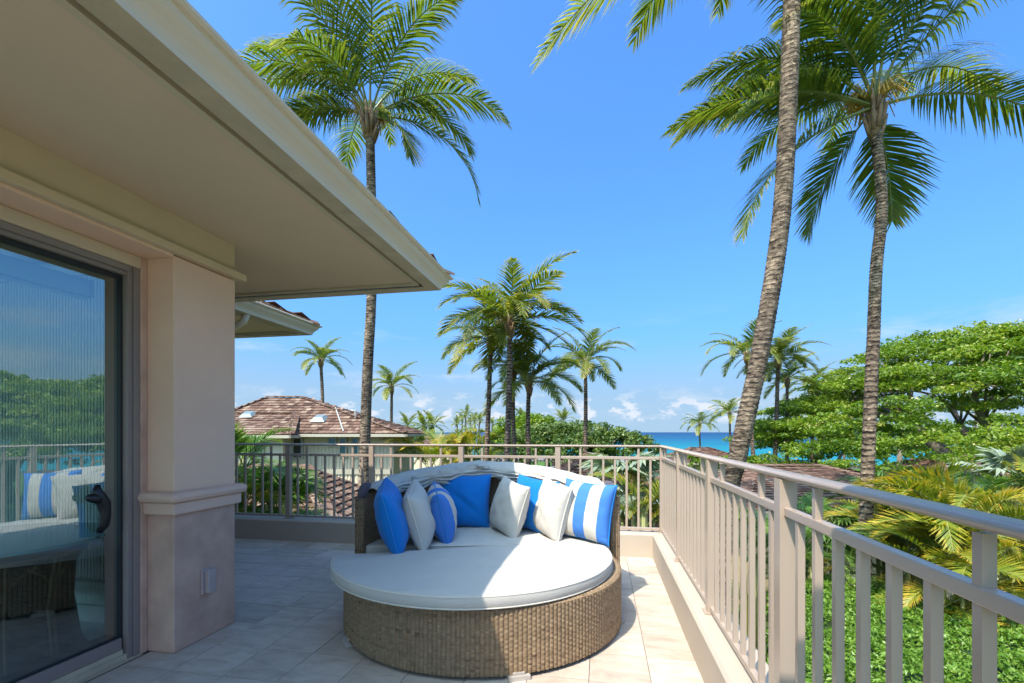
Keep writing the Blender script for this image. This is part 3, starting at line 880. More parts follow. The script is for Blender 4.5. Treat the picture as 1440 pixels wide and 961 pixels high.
far_rail = empty("deck_railing", (-2.0, RY, 0.228)); tag(far_rail, "taupe metal railing across the far end of the deck behind the daybed", "railing", "deck railings")
side_rail = empty("deck_railing", (RX, 2.0, 0.228)); tag(side_rail, "taupe metal railing running along the right side of the deck toward the viewer", "railing", "deck railings")
railing(far_rail, 'x', RX, 1.013, 6, True)
railing(side_rail, 'y', RY, 1.03, 6, True)
link("post", ME_P, far_rail, Vector((RX, RY, 0)) - far_rail.location)
# ------------------------------------------------------------------ round daybed: ottoman + curved sofa
DC = Vector((-0.764, 3.067))
def arc_pts(c, r, a0, a1, n):
    return [Vector((c.x + r * math.cos(R(a0 + (a1 - a0) * i / n)), c.y + r * math.sin(R(a0 + (a1 - a0) * i / n)))) for i in range(n + 1)]
def resample(path, step):
    L = [0.0]
    for a, b in zip(path, path[1:]): L.append(L[-1] + (b - a).length)
    n = max(2, int(round(L[-1] / step))); out = []; j = 0
    for i in range(n + 1):
        s = L[-1] * i / n
        while j < len(L) - 2 and L[j+1] < s: j += 1
        t = (s - L[j]) / max(1e-9, L[j+1] - L[j])
        out.append(path[j].lerp(path[j+1], t))
    return out
def wicker_wall(mb, path, z0, ztop, pitch=0.0235, row=0.0125, amp=0.0062, side=1, closed=False, seed=3):
    """woven wall standing on an xy path; ztop: number or function of path fraction; ribs are real relief"""
    rg = random.Random(seed)
    SUB = 4
    L = sum((b - a).length for a, b in zip(path, path[1:]))
    nr = max(2, int(round(L / pitch)))
    pts = resample(path, L / (nr * SUB)); n = len(pts)
    nz = max(2, int(round(((ztop if not callable(ztop) else max(ztop(0), ztop(.5), ztop(1))) - z0) / row)))
    b = len(mb.v)
    rowtone = [rg.uniform(-0.05, 0.05) - (0.14 if rg.random() < 0.12 else 0) for _ in range(nz + 1)]
    for i, p in enumerate(pts):
        q0, q1 = pts[max(0, i-1)], pts[min(n-1, i+1)]
        d = (q1 - q0).normalized(); nm = Vector((d.y, -d.x)) * side
        ph = (i % SUB) / SUB
        h = abs(math.sin(math.pi * ph)) ** 0.7
        zt = ztop(i / (n - 1)) if callable(ztop) else ztop
        for j in range(nz + 1):
            rib = (i // SUB)
            w = 0.0012 * math.cos(math.pi * (j + rib))
            q = p + nm * (amp * h + w * h)
            mb.v.append((q.x, q.y, z0 + (zt - z0) * j / nz))
    tints = {}
    for i in range(n - 1):
        for j in range(nz):
            key = (i // SUB, j)
            if key not in tints:
                tints[key] = min(1, max(0, 0.55 + rg.gauss(0, 0.10) - (0.25 if rg.random() < 0.06 else 0)))
            t = min(1, max(0, tints[key] + rowtone[j] - (0.22 if i % SUB in (SUB - 1, 0) and False else 0)))
            f = (b + i*(nz+1) + j, b + (i+1)*(nz+1) + j, b + (i+1)*(nz+1) + j + 1, b + i*(nz+1) + j + 1)
            mb.f.append(f if side > 0 else f[::-1]); mb.mi.append(0); mb.t.append(t)
def wicker_strip(mb, inner, outer, zfun, seed=5, nrow=7, amp=0.003):
    """woven top between two paths of the same length"""
    rg = random.Random(seed); n = len(inner); b = len(mb.v)
    for i in range(n):
        z = zfun(i / (n - 1))
        for j in range(nrow + 1):
            q = inner[i].lerp(outer[i], j / nrow)
            edge = -0.010 if j in (0, nrow) else 0.0
            mb.v.append((q.x, q.y, z + edge + amp * (1 if (i // 2 + j) % 2 else 0)))
    for i in range(n - 1):
        for j in range(nrow):
            mb.f.append((b+i*(nrow+1)+j, b+i*(nrow+1)+j+1, b+(i+1)*(nrow+1)+j+1, b+(i+1)*(nrow+1)+j)); mb.mi.append(0)
            mb.t.append(min(1, max(0, 0.6 + rg.gauss(0, 0.16))))
def cushion(mb, outline, z0, z1, puff=0.015, rnd=0.022, seed=2, wr=0.004, mi=0):
    """soft slab over a closed xy outline: rounded edge, gently domed and creased top"""
    c = sum(outline, Vector((0, 0))) / len(outline); n = len(outline); b = len(mb.v)
    rings = [(1.0 - 0.012, z0, 0), (1.0, z0 + rnd * 0.6, 0), (1.0 + 0.004, (z0 + z1) / 2, 0), (1.0, z1 - rnd * 0.55, 0), (0.992, z1 - rnd * 0.12, 0), (0.975, z1, 0)]
    rings += [(k, z1 + puff * (1 - k ** 2.2), 1) for k in (0.93, 0.87, 0.80, 0.72, 0.64, 0.56, 0.48, 0.40, 0.32, 0.24, 0.16, 0.08)]
    for k, z, top in rings:
        for p in outline:
            q = c + (p - c) * k
            zz = z
            if top:
                zz += wr * (mnoise.noise(Vector((q.x * 5, q.y * 7, seed))) + 0.6 * mnoise.noise(Vector((q.x * 13, q.y * 11, seed + 3))) + 0.5 * abs(mnoise.noise(Vector((q.x * 9 + q.y * 5, q.y * 3 - q.x * 2, seed + 6)))))
            else:
                zz += 0.5 * wr * mnoise.noise(Vector((q.x * 6, q.y * 6, seed + 9)))
            mb.v.append((q.x, q.y, zz))
    for i in range(len(rings) - 1):
        for k in range(n):
            k2 = (k + 1) % n
            mb.f.append((b+i*n+k, b+i*n+k2, b+(i+1)*n+k2, b+(i+1)*n+k)); mb.mi.append(mi); mb.t.append(.5)
    mb.f.append(tuple(b + k for k in range(n-1, -1, -1))); mb.mi.append(mi); mb.t.append(.5)
    e = b + (len(rings)-1)*n
    mb.f.append(tuple(e + k for k in range(n))); mb.mi.append(mi); mb.t.append(.5)
def round_corner(poly_a, poly_b, r=0.06):
    """join two open paths (each ends where the other starts) into a closed, evenly sampled outline"""
    pts = poly_a + poly_b[1:-1] if (poly_a[-1] - poly_b[0]).length < 1e-6 else poly_a + poly_b
    pts = pts + [pts[0]]
    out = resample(pts, 0.03)[:-1]
    for _ in range(int(r / 0.02)):
        out = [(out[i-1] + out[i] * 2 + out[(i+1) % len(out)]) / 4 for i in range(len(out))]
    return out

A_R, A_L = 21.0, 187.0          # where the sofa's arms end (degrees round the circle)
BASE_Z = 0.345
ott = empty("round_ottoman", (DC.x, DC.y - 0.4, 0.0))
tag(ott, "half round tan wicker ottoman with a white cushion, front half of the daybed", "ottoman")
RO = 0.885
oc = DC + Vector((0.0, -0.012))
front_arc = arc_pts(oc, RO, A_L + 1, A_R - 1 + 360, 120)
mb = MB(); wicker_wall(mb, front_arc, 0.022, BASE_Z - 0.004, seed=4)
mb.build("woven_side", M_wicker, ott, smooth=False)
mb = MB(); wicker_wall(mb, [front_arc[-1], front_arc[0]], 0.022, BASE_Z - 0.004, seed=6)
mb.build("woven_rear", M_wicker, ott)
mb = MB(); fa = resample(front_arc, 0.008); nI = len(fa)
inn = [oc + (p - oc) * 0.84 for p in fa]; fo = [oc + (p - oc) * 1.003 for p in fa]
wicker_strip(mb, inn, fo, lambda t: BASE_Z, seed=8, nrow=9)
mb.build("woven_rim", M_wicker, ott)
mb = MB(); ring = [oc + (p - oc) * 0.86 for p in front_arc]
mb.prism([(p.x, p.y) for p in ring], 0.02, BASE_Z - 0.01, axis='z'); mb.build("inner_frame", M_wicker_dark, ott)
mb = MB(); ft = at(730, 952, 2.305)
def foot(x, y, ang):
    m = MB(); m.box(-0.055, 0.055, -0.025, 0.025, 0.0, 0.022); m.box(-0.03, 0.03, -0.012, 0.012, 0.0225, 0.034)
    o = link("foot", m.mesh("foot", M_metal_foot), ott, Vector((x, y, 0)) - ott.location, (0, 0, R(ang)))
fa_ = math.atan2(2.262 - oc.y, -0.40 - oc.x)
for da in (0, -1.25, 1.15):
    a = fa_ + da
    foot(oc.x + 0.885 * math.cos(a), oc.y + 0.885 * math.sin(a), math.degrees(a) + 90)
# the ottoman's cushion has slipped a little to the left and hangs over the base
cc = DC + Vector((-0.060, -0.045)); RC = 0.895
arcA = arc_pts(cc, RC, 201, 386, 110)
outl = round_corner(arcA, [arcA[-1], arcA[-1].lerp(arcA[0], 0.25) + Vector((0.0, 0.03)), arcA[-1].lerp(arcA[0], 0.5) + Vector((-0.01, 0.035)), arcA[-1].lerp(arcA[0], 0.75) + Vector((0, 0.02)), arcA[0]], 0.025)
mb = MB(); cushion(mb, outl, BASE_Z + 0.006, BASE_Z + 0.078, 0.014, 0.020, 2, 0.0075)
ocu = mb.build("seat_cushion", M_cream, ott, smooth=True)
cen = sum(outl, Vector((0, 0))) / len(outl)
mb = MB(); mb.tube([(*(cen + (p - cen) * 0.996), BASE_Z + 0.069 + 0.002 * mnoise.noise(Vector((p.x * 6, p.y * 6, 11)))) for p in outl + [outl[0]]], 0.0042, 6, cap=False)
mb.build("top_piping", M_cream_pipe, ocu, smooth=True)
mb = MB(); mb.tube([(*(cen + (p - cen) * 0.998), BASE_Z + 0.012) for p in outl + [outl[0]]], 0.0040, 6, cap=False)
mb.build("bottom_piping", M_cream_pipe, ocu, smooth=True)

sofa = empty("curved_sofa", (DC.x, DC.y + 0.4, 0.0))
tag(sofa, "curved tan wicker sofa with cream seat and folded canopy, back half of the daybed", "sofa")
RS = 0.925
DCo = DC; DC = DC + Vector((0.03, 0.0))
back_arc = arc_pts(DC, RS, A_R, A_L, 110)
in_arc = arc_pts(DC, RS - 0.055, A_R, A_L, 110)
def btop(t):                     # back rises from the arms to the middle
    s = 1 - abs(2 * t - 1)
    return 0.735 + 0.10 * (1 - (1 - min(1, s * 1.5)) ** 2)
mb = MB(); wicker_wall(mb, back_arc, 0.022, btop, pitch=0.02, seed=14); mb.build("woven_back", M_wicker, sofa)
mb = MB(); wicker_wall(mb, in_arc, 0.30, btop, pitch=0.02, side=-1, seed=15); mb.build("woven_inner_back", M_wicker, sofa)
nb_ = resample(back_arc, 0.01)
mb = MB(); wicker_strip(mb, [DC + (p - DC) * ((RS - 0.058) / RS) for p in nb_], [DC + (p - DC) * 1.003 for p in nb_], lambda t: btop(t) + 0.006, 16, 5)
mb.build("woven_top_edge", M_wicker, sofa)
for pa, pb, tt, nm in ((back_arc[0], in_arc[0], 0.0, 1), (back_arc[-1], in_arc[-1], 1.0, -1)):
    mb = MB(); wicker_wall(mb, [pb, pa], 0.022, btop(tt) + 0.004, pitch=0.014, side=nm, seed=18); mb.build("arm_end", M_wicker, sofa)
ca, cb = in_arc[0], in_arc[-1]
mb = MB(); wicker_wall(mb, [cb, ca], 0.022, 0.335, seed=19); mb.build("woven_front", M_wicker, sofa)
mb = MB(); mb.prism([(p.x, p.y) for p in [DC + (q - DC) * 0.975 for q in in_arc[2:-2:2]]], 0.03, 0.330, axis='z'); mb.build("seat_base", M_wicker_dark, sofa)
so = round_corner([DC + (p - DC) * 0.985 + Vector((0, 0.004)) for p in in_arc], [DC + (in_arc[-1] - DC) * 0.985, DC + (in_arc[0] - DC) * 0.985], 0.03)
mb = MB(); cushion(mb, so, 0.346, 0.425, 0.012, 0.02, 7, 0.004)
scu = mb.build("seat_cushion", M_cream, sofa, smooth=True)
cen2 = sum(so, Vector((0, 0))) / len(so)
for z in (0.415, 0.352):
    mb = MB(); mb.tube([(*(cen2 + (p - cen2) * 0.997), z) for p in so + [so[0]]], 0.004, 6, cap=False); mb.build("piping", M_cream_pipe, scu, smooth=True)
# folded canopy resting along the top of the back
def canopy():
    mb = MB(); NT = 150
    prof = [(-0.050, -0.085), (-0.082, -0.055), (-0.070, -0.030), (-0.052, -0.022), (-0.078, -0.012), (-0.092, 0.010), (-0.070, 0.034), (-0.035, 0.052), (0.005, 0.060), (0.050, 0.050), (0.085, 0.022), (0.098, -0.025), (0.092, -0.075), (0.080, -0.125)]
    a0, a1 = A_R + 5, A_L - 6
    pk = 0.545
    for i in range(NT + 1):
        t = i / NT; a = R(a0 + (a1 - a0) * t)
        s = abs(t - pk) / (pk if t < pk else 1 - pk)
        crest = 0.862 + 0.055 * (1 - s) ** 1.6 + 0.028 * (1 - s) - 0.055 * s ** 5
        crest += 0.010 * mnoise.noise(Vector((t * 9, 1.3, 0)))
        rad = 0.845 + 0.01 * mnoise.noise(Vector((t * 7, 4, 0)))
        sz = 1.0 - 0.35 * s ** 4
        for k, (o, z) in enumerate(prof):
            w1 = mnoise.noise(Vector((t * 16, k * 0.55, 2.2))); w2 = mnoise.noise(Vector((t * 34, k * 0.8, 5.1)))
            w3 = mnoise.noise(Vector((t * 7, k * 0.35, 8.7)))
            inner = 1.0 if k < 7 else 0.45
            rid = abs(math.sin(t * 23 + k * 0.9 + 2.5 * w3)); oo = o * sz + inner * (0.040 * w1 + 0.016 * w2 + 0.020 * (rid - 0.6))
            zz = z * sz + inner * (0.040 * w3 + 0.014 * w2 - 0.022 * rid * (k in (2, 3, 4, 6))) - (0.020 * inner * abs(w1) if k < 5 else 0)
            # folds gather to a point at the crest
            if k < 6: zz += 0.028 * math.exp(-((t - pk) / 0.07) ** 2)
            r = rad + oo
            mb.v.append((DC.x + r * math.cos(a), DC.y + r * math.sin(a), crest + zz - 0.045))
    n = len(prof)
    for i in range(NT):
        for k in range(n - 1):
            mb.f.append((i*n+k, (i+1)*n+k, (i+1)*n+k+1, i*n+k+1)); mb.mi.append(0); mb.t.append(.5)
    o = mb.build("folded_canopy", M_cream, sofa, smooth=True)
    md = o.modifiers.new("thick", 'SOLIDIFY'); md.thickness = 0.004
    # loose lower pleat that hangs in front, gathered under the peak
    m3 = MB(); NP = 6
    for i in range(NT + 1):
        t = i / NT; a = R(a0 + 4 + (a1 - a0 - 8) * t)
        s = abs(t - pk) / (pk if t < pk else 1 - pk)
        crest = 0.835 + 0.070 * (1 - s) ** 1.8 - 0.03 * s ** 4
        zig = 2 * abs((t * 7.3 + 0.35 * mnoise.noise(Vector((t * 5, 0, 3)))) % 1.0 - 0.5)
        for k in range(NP + 1):
            f = k / NP
            fold = (0.0, 0.030, 0.004, 0.036, 0.010, 0.030, 0.0)[k]
            r = 0.765 - fold * (0.6 + 0.8 * zig) + 0.012 * mnoise.noise(Vector((t * 25, k, 6)))
            z = crest - 0.008 - f * (0.060 + 0.035 * zig) + 0.010 * mnoise.noise(Vector((t * 18, k * .7, 9)))
            m3.v.append((DC.x + r * math.cos(a), DC.y + r * math.sin(a), z))
    for i in range(NT):
        for k in range(NP):
            m3.f.append((i*(NP+1)+k, (i+1)*(NP+1)+k, (i+1)*(NP+1)+k+1, i*(NP+1)+k+1)); m3.mi.append(0); m3.t.append(.5)
    o3 = m3.build("canopy_pleat", M_cream, sofa)
    md = o3.modifiers.new("thick", 'SOLIDIFY'); md.thickness = 0.004
    for aa, tt in ((A_R + 3.5, 0.0), (A_L - 3.0, 1.0)):
        a = R(aa); m2 = MB()
        c = Vector((DC.x + (RS - 0.03) * math.cos(a), DC.y + (RS - 0.03) * math.sin(a), 0.74))
        tg = Vector((-math.sin(a), math.cos(a), 0)) * (1 if tt == 0 else -1)
        m2.tube([c - tg * 0.02 + Vector((0, 0, -0.01)), c + tg * 0.005 + Vector((0, 0, 0.035)), c + tg * 0.05 + Vector((0, 0, 0.075)), c + tg * 0.10 + Vector((0, 0, 0.085))], [0.022, 0.036, 0.034, 0.02], 10)
        m2.build("hinge_cover", M_dark_cap, sofa, smooth=True)
canopy()

# ------------------------------------------------------------------ throw pillows
def pillow_mesh(name, mat, size=0.45, thick=0.085, seed=1):
    N = 34; rg = random.Random(seed); mb = MB(); a = size / 2
    ph = [rg.uniform(0, 6.28) for _ in range(8)]
    idx = {}
    for sgn in (1, -1):
        for i in range(N + 1):
            for j in range(N + 1):
                u = math.sin((2 * i / N - 1) * math.pi / 2); v = math.sin((2 * j / N - 1) * math.pi / 2)
                border = i in (0, N) or j in (0, N)
                if border and (i, j) in idx:
                    idx[(i, j, sgn)] = idx[(i, j)]; continue
                x = a * u * (1 - 0.075 * (1 - v * v)); z = a * v * (1 - 0.075 * (1 - u * u))
                h = ((1 - u * u) * (1 - v * v))
                y = thick * h ** 0.40 * (1 + 0.05 * mnoise.noise(Vector((x * 7, z * 7, seed * 3.1))))
                # puckers running in from the seams
                eu, ev = abs(u), abs(v)
                e = max(eu, ev) ** 5 * (1 - max(eu, ev) ** 40)
                along = v if eu > ev else u
                y += e * 0.0065 * (math.sin(along * 30 + ph[0]) + 0.7 * math.sin(along * 47 + ph[1])) * (0.5 + 0.5 * math.sin(along * 6 + ph[2]))
                y -= 0.014 * math.exp(-((u * 0.6 + v * 0.8 - 0.1 * math.sin(ph[3])) / 0.10) ** 2) * h * abs(math.sin(ph[4]))
                y += 0.011 * mnoise.noise(Vector((u * 2.4 + seed, v * 2.4, sgn))) * h ** 0.5 + 0.0035 * mnoise.noise(Vector((u * 8 + seed, v * 5, sgn + 4))) * h ** 0.5
                idx[(i, j, sgn)] = len(mb.v)
                if border: idx[(i, j)] = len(mb.v); y = 0.0
                mb.v.append((x, -sgn * y, z + a))
    for sgn in (1, -1):
        for i in range(N):
            for j in range(N):
                f = (idx[(i, j, sgn)], idx[(i+1, j, sgn)], idx[(i+1, j+1, sgn)], idx[(i, j+1, sgn)])
                mb.f.append(f if sgn > 0 else f[::-1]); mb.mi.append(0); mb.t.append(.5)
    edge = [idx[(i, 0)] for i in range(N)] + [idx[(N, j)] for j in range(N)] + [idx[(i, N)] for i in range(N, 0, -1)] + [idx[(0, j)] for j in range(N, 0, -1)]
    loop = [mb.v[k] for k in edge]
    return mb.mesh(name, mat, True), loop
PILLOWS = [  # px of base centre, depth, facing angle, tilt back, roll, material, piping, label, size
    (563, 3.18, 22, 14, -9, M_blue, M_blue_pipe, "solid blue throw pillow leaning on the sofa arm nearest the stucco pilaster", 0.46),
    (600, 3.30, 16, 14, -11, M_cream, M_cream_pipe, "cream throw pillow squeezed between the two blue pillows on the shaded side", 0.43),
    (627, 3.44, 24, 12, -8, M_stripe, M_blue_pipe, "blue and white striped pillow turned edge on, in shade beside the flat blue pillow", 0.40),
    (650, 3.78, -80, 14, 1, M_blue, M_blue_pipe, "solid blue throw pillow facing forward under the peak of the folded canopy", 0.46),
    (706, 3.58, -142, 14, 7, M_cream, M_cream_pipe, "cream throw pillow in the middle, mostly shaded with one sunlit corner", 0.43),
    (742, 3.66, -124, 12, 5, M_blue, M_blue_pipe, "solid blue throw pillow crossed by the shadow edge, between two cream pillows", 0.44),
    (766, 3.50, -146, 13, 6, M_cream, M_cream_pipe, "sunlit cream throw pillow between the blue pillow and the striped one", 0.43),
    (819, 3.35, -120, 11, 3, M_stripe, M_blue_pipe, "blue and white striped pillow in full sun by the sofa arm near the corner", 0.44),
]
for i, (px, d, ang, tilt, roll, mt, pp, lab, size) in enumerate(PILLOWS):
    me, loop = pillow_mesh("throw_pillow", mt, size * 0.95, 0.100 + 0.012 * random.random(), i + 2)
    p = at(px, 760, d); p.z = 0.430
    o = link("throw_pillow", me, None, p, (R(-tilt), R(roll), R(ang + 90)))
    tag(o, lab, "pillow", "throw pillows on the daybed")
    m2 = MB(); m2.tube([Vector(q) for q in loop] + [Vector(loop[0])], 0.0048, 6, cap=False)
    link("piping", m2.mesh("piping", pp, True), o)
# ------------------------------------------------------------------ neighbouring houses
def frame_vec(a, d, z): return lat(a, d, z)
def hip_house(name, label, a0, a1, d0, d1, z_eave, z_ridge, z_base, over=0.6, r0=None, r1=None, shake_mat=None, wall_mat=None,
              gutter_mat=None, w=0.2, expo=0.24, seed=1, single=0, group=None, rows_max=60, inset=None, front_only=True, rot=0.0):
    """hip-roofed building in the view-aligned frame (a across, d ahead); r0..r1: ridge ends (a), ridge depth is the middle"""
    root = empty(name, frame_vec((a0 + a1) / 2, (d0 + d1) / 2, z_base)); tag(root, label, "house", group)
    dm = (d0 + d1) / 2; half = (d1 - d0) / 2
    if r0 is None: r0, r1 = a0 + half, a1 - half
    if r1 < r0: r0 = r1 = (r0 + r1) / 2
    V = frame_vec
    mb = MB(); i = inset if inset is not None else over
    pts = [V(a0+i, d0+i, z_base), V(a1-i, d0+i, z_base), V(a1-i, d1-i, z_base), V(a0+i, d1-i, z_base)]
    mb.hexa([*pts, *[p + Vector((0, 0, z_eave - z_base - 0.02)) for p in pts]])
    mb.build("wall", wall_mat or M_siding, root)
    P = [V(a0, d0, z_eave), V(a1, d0, z_eave), V(a1, d1, z_eave), V(a0, d1, z_eave), V(r0, dm, z_ridge), V(r1, dm, z_ridge)]
    mb = MB(); lo = [p - Vector((0, 0, 0.14)) for p in P[:4]]
    mb.add([*P, *lo], [(0, 1, 5, 4), (1, 2, 5), (2, 3, 4, 5), (3, 0, 4), (9, 8, 7, 6), (0, 6, 7, 1), (1, 7, 8, 2), (2, 8, 9, 3), (3, 9, 6, 0)])
    roof = mb.build("roof", M_roof_under, root)
    mb = MB(); g = 0.09
    Q = [V(a0-g, d0-g, 0), V(a1+g, d0-g, 0), V(a1+g, d1+g, 0), V(a0-g, d1+g, 0)]
    for k in range(4):
        p, q = Q[k], Q[(k+1) % 4]
        inn = (sum(Q, Vector()) / 4)
        e = (q - p).normalized(); n_ = Vector((-e.y, e.x, 0)) * 0.10
        if (inn - p).dot(n_) < 0: n_ = -n_
        mb.hexa([Vector((x.x, x.y, z)) for z in (z_eave - 0.13, z_eave + 0.0) for x in (p, q, q + n_, p + n_)])
    mb.build("gutter", gutter_mat or M_house_trim, root)
    sh = []
    def plane(A, B, C, D, sd):      # eave A->B, ridge D..C
        u = (B - A).normalized(); L = (B - A).length
        foot = A + u * ((D - A).dot(u)); v = (D - foot); S = v.length; v.normalize()
        ld = (D - A).dot(u); lc = (C - A).dot(u)
        rows = min(rows_max, int(S / expo))
        def rng_(t):
            f = min(1, t / S); return (ld * f, L + (lc - L) * f)
        return shake_plane(A + Vector((0, 0, 0.005)), u, v, rows, rng_, w, expo, 0.028, sd, 0.014)
    front = plane(P[0], P[1], P[5], P[4], seed)
    right = plane(P[1], P[2], P[5], P[5], seed + 1)
    left = plane(P[3], P[0], P[4], P[4], seed + 2)
    sh = front + right + left
    # hip and ridge caps
    for A, B in ((P[1], P[5]), (P[0], P[4]), (P[4], P[5])):
        L = (B - A).length
        if L < 0.1: continue
        n = max(2, int(L / 0.3)); e = (B - A).normalized(); sd = e.cross(Vector((0, 0, 1))).normalized()
        for k in range(n):
            p = A + e * (k * L / n); q = A + e * ((k + 1.25) * L / n)
            for sg in (-1, 1):
                o1 = sd * sg * 0.17 - Vector((0, 0, 0.03)); up = Vector((0, 0, 0.075))
                t = random.uniform(0.2, 0.8)
                sh.append(([p + up, p + o1 + up, q + o1 + up * 0.6, q + up * 0.6, p + up * 1.4, p + o1 + up * 1.4, q + o1 + up * 0.9, q + up * 0.9], t))
    if single:
        eye = Vector((0, 0, H)); sh.sort(key=lambda q: (q[0][0] - eye).length)
        sel = [q for q in sh if q in front][:0]
        shakes_as_parts(sh[:single], roof, shake_mat_obj(shake_mat)); sh = sh[single:]
    if sh: shakes_joined(sh, roof, shake_mat or M_shake, "shake_courses")
    return root, roof
def shake_mat_obj(m): return M_shake_obj

# the large two-storey neighbour with board-and-batten walls
nz = 1.12
nbh, nroof = hip_house("neighbour_house", "beige board and batten house with brown shake hip roof and skylights beyond the railing",
                       -15.2, -4.75, 21.0, 27.0, nz, 2.97, -4.0, 0.75, -12.5, -10.7, w=0.24, expo=0.26, seed=21)
z0 = 0.0
mb = MB(); 
for k in range(53):
    a = -14.4 + k * 0.168
    p = lat(a, 21.75, 0); q = RV * 0.035; r_ = FV * -0.03
    bt = MB(); bt.hexa([Vector((v.x, v.y, z)) for z in (-1.6, nz - 0.15) for v in (p - q + r_, p + q + r_, p + q, p - q)])
    bt.build("batten", M_siding, nbh)
for px, w_, yt, yb, pane, d in ((364, 11, 617, 643, 1, 20.76), (419, 11, 617, 643, 1, 21.70), (467.5, 9, 617, 627, 0, 21.70), (482.5, 7, 617, 642, 0, 21.70), (499.5, 7, 617, 642, 0, 21.70)):
    c = (px - 720) / F * d; hw = w_ / 2 / F * d; zt = H - (yt - 608) / F * d; zb = H - (yb - 608) / F * d
    def slab(m, a_0, a_1, z_0, z_1, dd0, dd1):
        pts = [lat(a_0, dd0, 0), lat(a_1, dd0, 0), lat(a_1, dd1, 0), lat(a_0, dd1, 0)]
        m.hexa([Vector((v.x, v.y, z)) for z in (z_0, z_1) for v in pts])
    m2 = MB(); e = 0.07
    slab(m2, c - hw - e, c - hw, zb - e, zt + e, d - 0.06, d + 0.04); slab(m2, c + hw, c + hw + e, zb - e, zt + e, d - 0.06, d + 0.04)
    slab(m2, c - hw + .001, c + hw - .001, zt, zt + e - .002, d - 0.058, d + 0.04); slab(m2, c - hw + .001, c + hw - .001, zb - e + .002, zb, d - 0.058, d + 0.04)
    wd = m2.build("window", M_house_trim, nbh)
    m2 = MB(); slab(m2, c - hw, c + hw, zb, zt, d - 0.03, d + 0.03); m2.build("pane", M_pane, wd)
m2 = MB(); 
pts = [lat(-14.4, 21.68, 0), lat(-5.5, 21.68, 0), lat(-5.5, 21.74, 0), lat(-14.4, 21.74, 0)]
m2.hexa([Vector((v.x, v.y, z)) for z in (-0.75, -0.52) for v in pts]); m2.build("belly_band", M_house_trim, nbh)
for px, py, d in ((349, 587, 22.3), (449, 593, 22.0)):       # skylight domes on the front slope
    c = at(px, py, d); m2 = MB()
    zc_ = nz + (2.97 - nz) * (d - 21.0) / 3.0
    c.z = zc_ + 0.05
    w_ = 0.34
    base = [c + RV * x * w_ + FV * y * 0.28 + Vector((0, 0, y * 0.28 * 0.4)) for x, y in ((-1, -1), (1, -1), (1, 1), (-1, 1))]
    top = [c + RV * x * w_ * 0.55 + FV * y * 0.18 + Vector((0, 0, y * 0.18 * 0.4 + 0.17)) for x, y in ((-1, -1), (1, -1), (1, 1), (-1, 1))]
    m2.hexa([*base, *top]); m2.build("skylight", M_skylight, nroof)
m2 = MB()                                                     # white valley flashing and a vent pipe
p0 = lat((472 - 720) / F * 22.9, 22.9, nz + 1.85 * 1.9 / 3 + 0.10); p1 = lat((483 - 720) / F * 21.1, 21.1, nz + 0.12)
m2.tube([p0, p0.lerp(p1, 0.5), p1], 0.032, 6); m2.build("valley_flashing", M_white_metal, nroof)
m2 = MB(); pv = lat((500 - 720) / F * 22.2, 22.2, nz + 0.55); m2.tube([pv, pv + Vector((0, 0, 0.55)), pv + Vector((0, 0, 0.55)) - RV * 0.2], 0.05, 6); m2.build("vent_pipe", M_white_metal, nroof)
# projecting front wing of the same house (its roof only just shows over the big one)
f_root, f_roof = hip_house("neighbour_wing", "low front wing with its own shake hip roof against the beige neighbour house", -15.0, -9.55, 20.2, 25.0, nz - 0.05, nz + 0.98, -4.0, 0.6, -14.5, -10.35, w=0.24, expo=0.26, seed=31)
# lower roof seen through the balusters, near enough to count its shakes
lr, lroof = hip_house("garage_wing", "low building with a weathered shake hip roof seen through the far railing", -10.5, -3.05, 8.4, 13.6, -0.86, 0.36, -4.0, 0.5, -8.0, -4.85, w=0.15, expo=0.17, seed=41, single=290)
fh, fr = hip_house("far_house", "distant low tan roofed house left of the palm trunks by the sea", -13.5, -5.6, 60, 70, 0.0 - 0.35, 0.75, -5.2, 0.8, -12.0, -8.0, shake_mat=M_shake, w=0.5, expo=0.5, seed=51)
ra, rr_ = hip_house("beach_pavilion", "brown shake roofed pavilion with pale green gutter behind the striped pillow", 0.55, 5.35, 15.6, 21.5, -1.05, 0.30, -4.0, 0.45, 3.0, 3.45, shake_mat=M_shake_red, wall_mat=M_tanwall, gutter_mat=M_teal, w=0.2, expo=0.22, seed=61)
rb, _ = hip_house("small_pavilion", "small dark brown hip roof just above the corner of the railing, before the sea", 13.4, 20.4, 39, 45, -1.35, -0.20, -5, 0.5, 16.0, 17.6, shake_mat=M_shake_red, wall_mat=M_tanwall, w=0.3, expo=0.3, seed=71)
rb2, _ = hip_house("low_pavilion", "low brown shake roof with pale gutter between the far railing corner and the lawn", 5.6, 8.9, 19.0, 24.5, -1.35, -0.55, -4.5, 0.5, 7.2, 7.8, shake_mat=M_shake_red, wall_mat=M_tanwall, gutter_mat=M_teal, w=0.22, expo=0.24, seed=73)
rc, _ = hip_house("garden_house", "broad reddish brown shake roof behind the leaning palm trunk", 6.3, 13.6, 12.9, 20.5, -0.98, -0.02, -4.0, 0.5, 8.6, 11.0, shake_mat=M_shake, wall_mat=M_tanwall, w=0.2, expo=0.2, seed=81)
rd, _ = hip_house("long_bungalow", "long low bungalow with teal gutter and tan wall under the spreading tree", 17.2, 24.8, 30, 38, -2.05, -0.9, -4.4, 0.7, 20.0, 22.0, shake_mat=M_shake_red, wall_mat=M_tanwall, gutter_mat=M_teal, w=0.3, expo=0.3, seed=91)
re_, _ = hip_house("red_roof_house", "red brown roofed house half hidden behind the forked tree trunk", 43.0, 58.0, 44, 56, -3.0, -0.6, -5, 0.7, 48, 53, shake_mat=M_shake_red, wall_mat=M_tanwall, w=0.4, expo=0.4, seed=95)

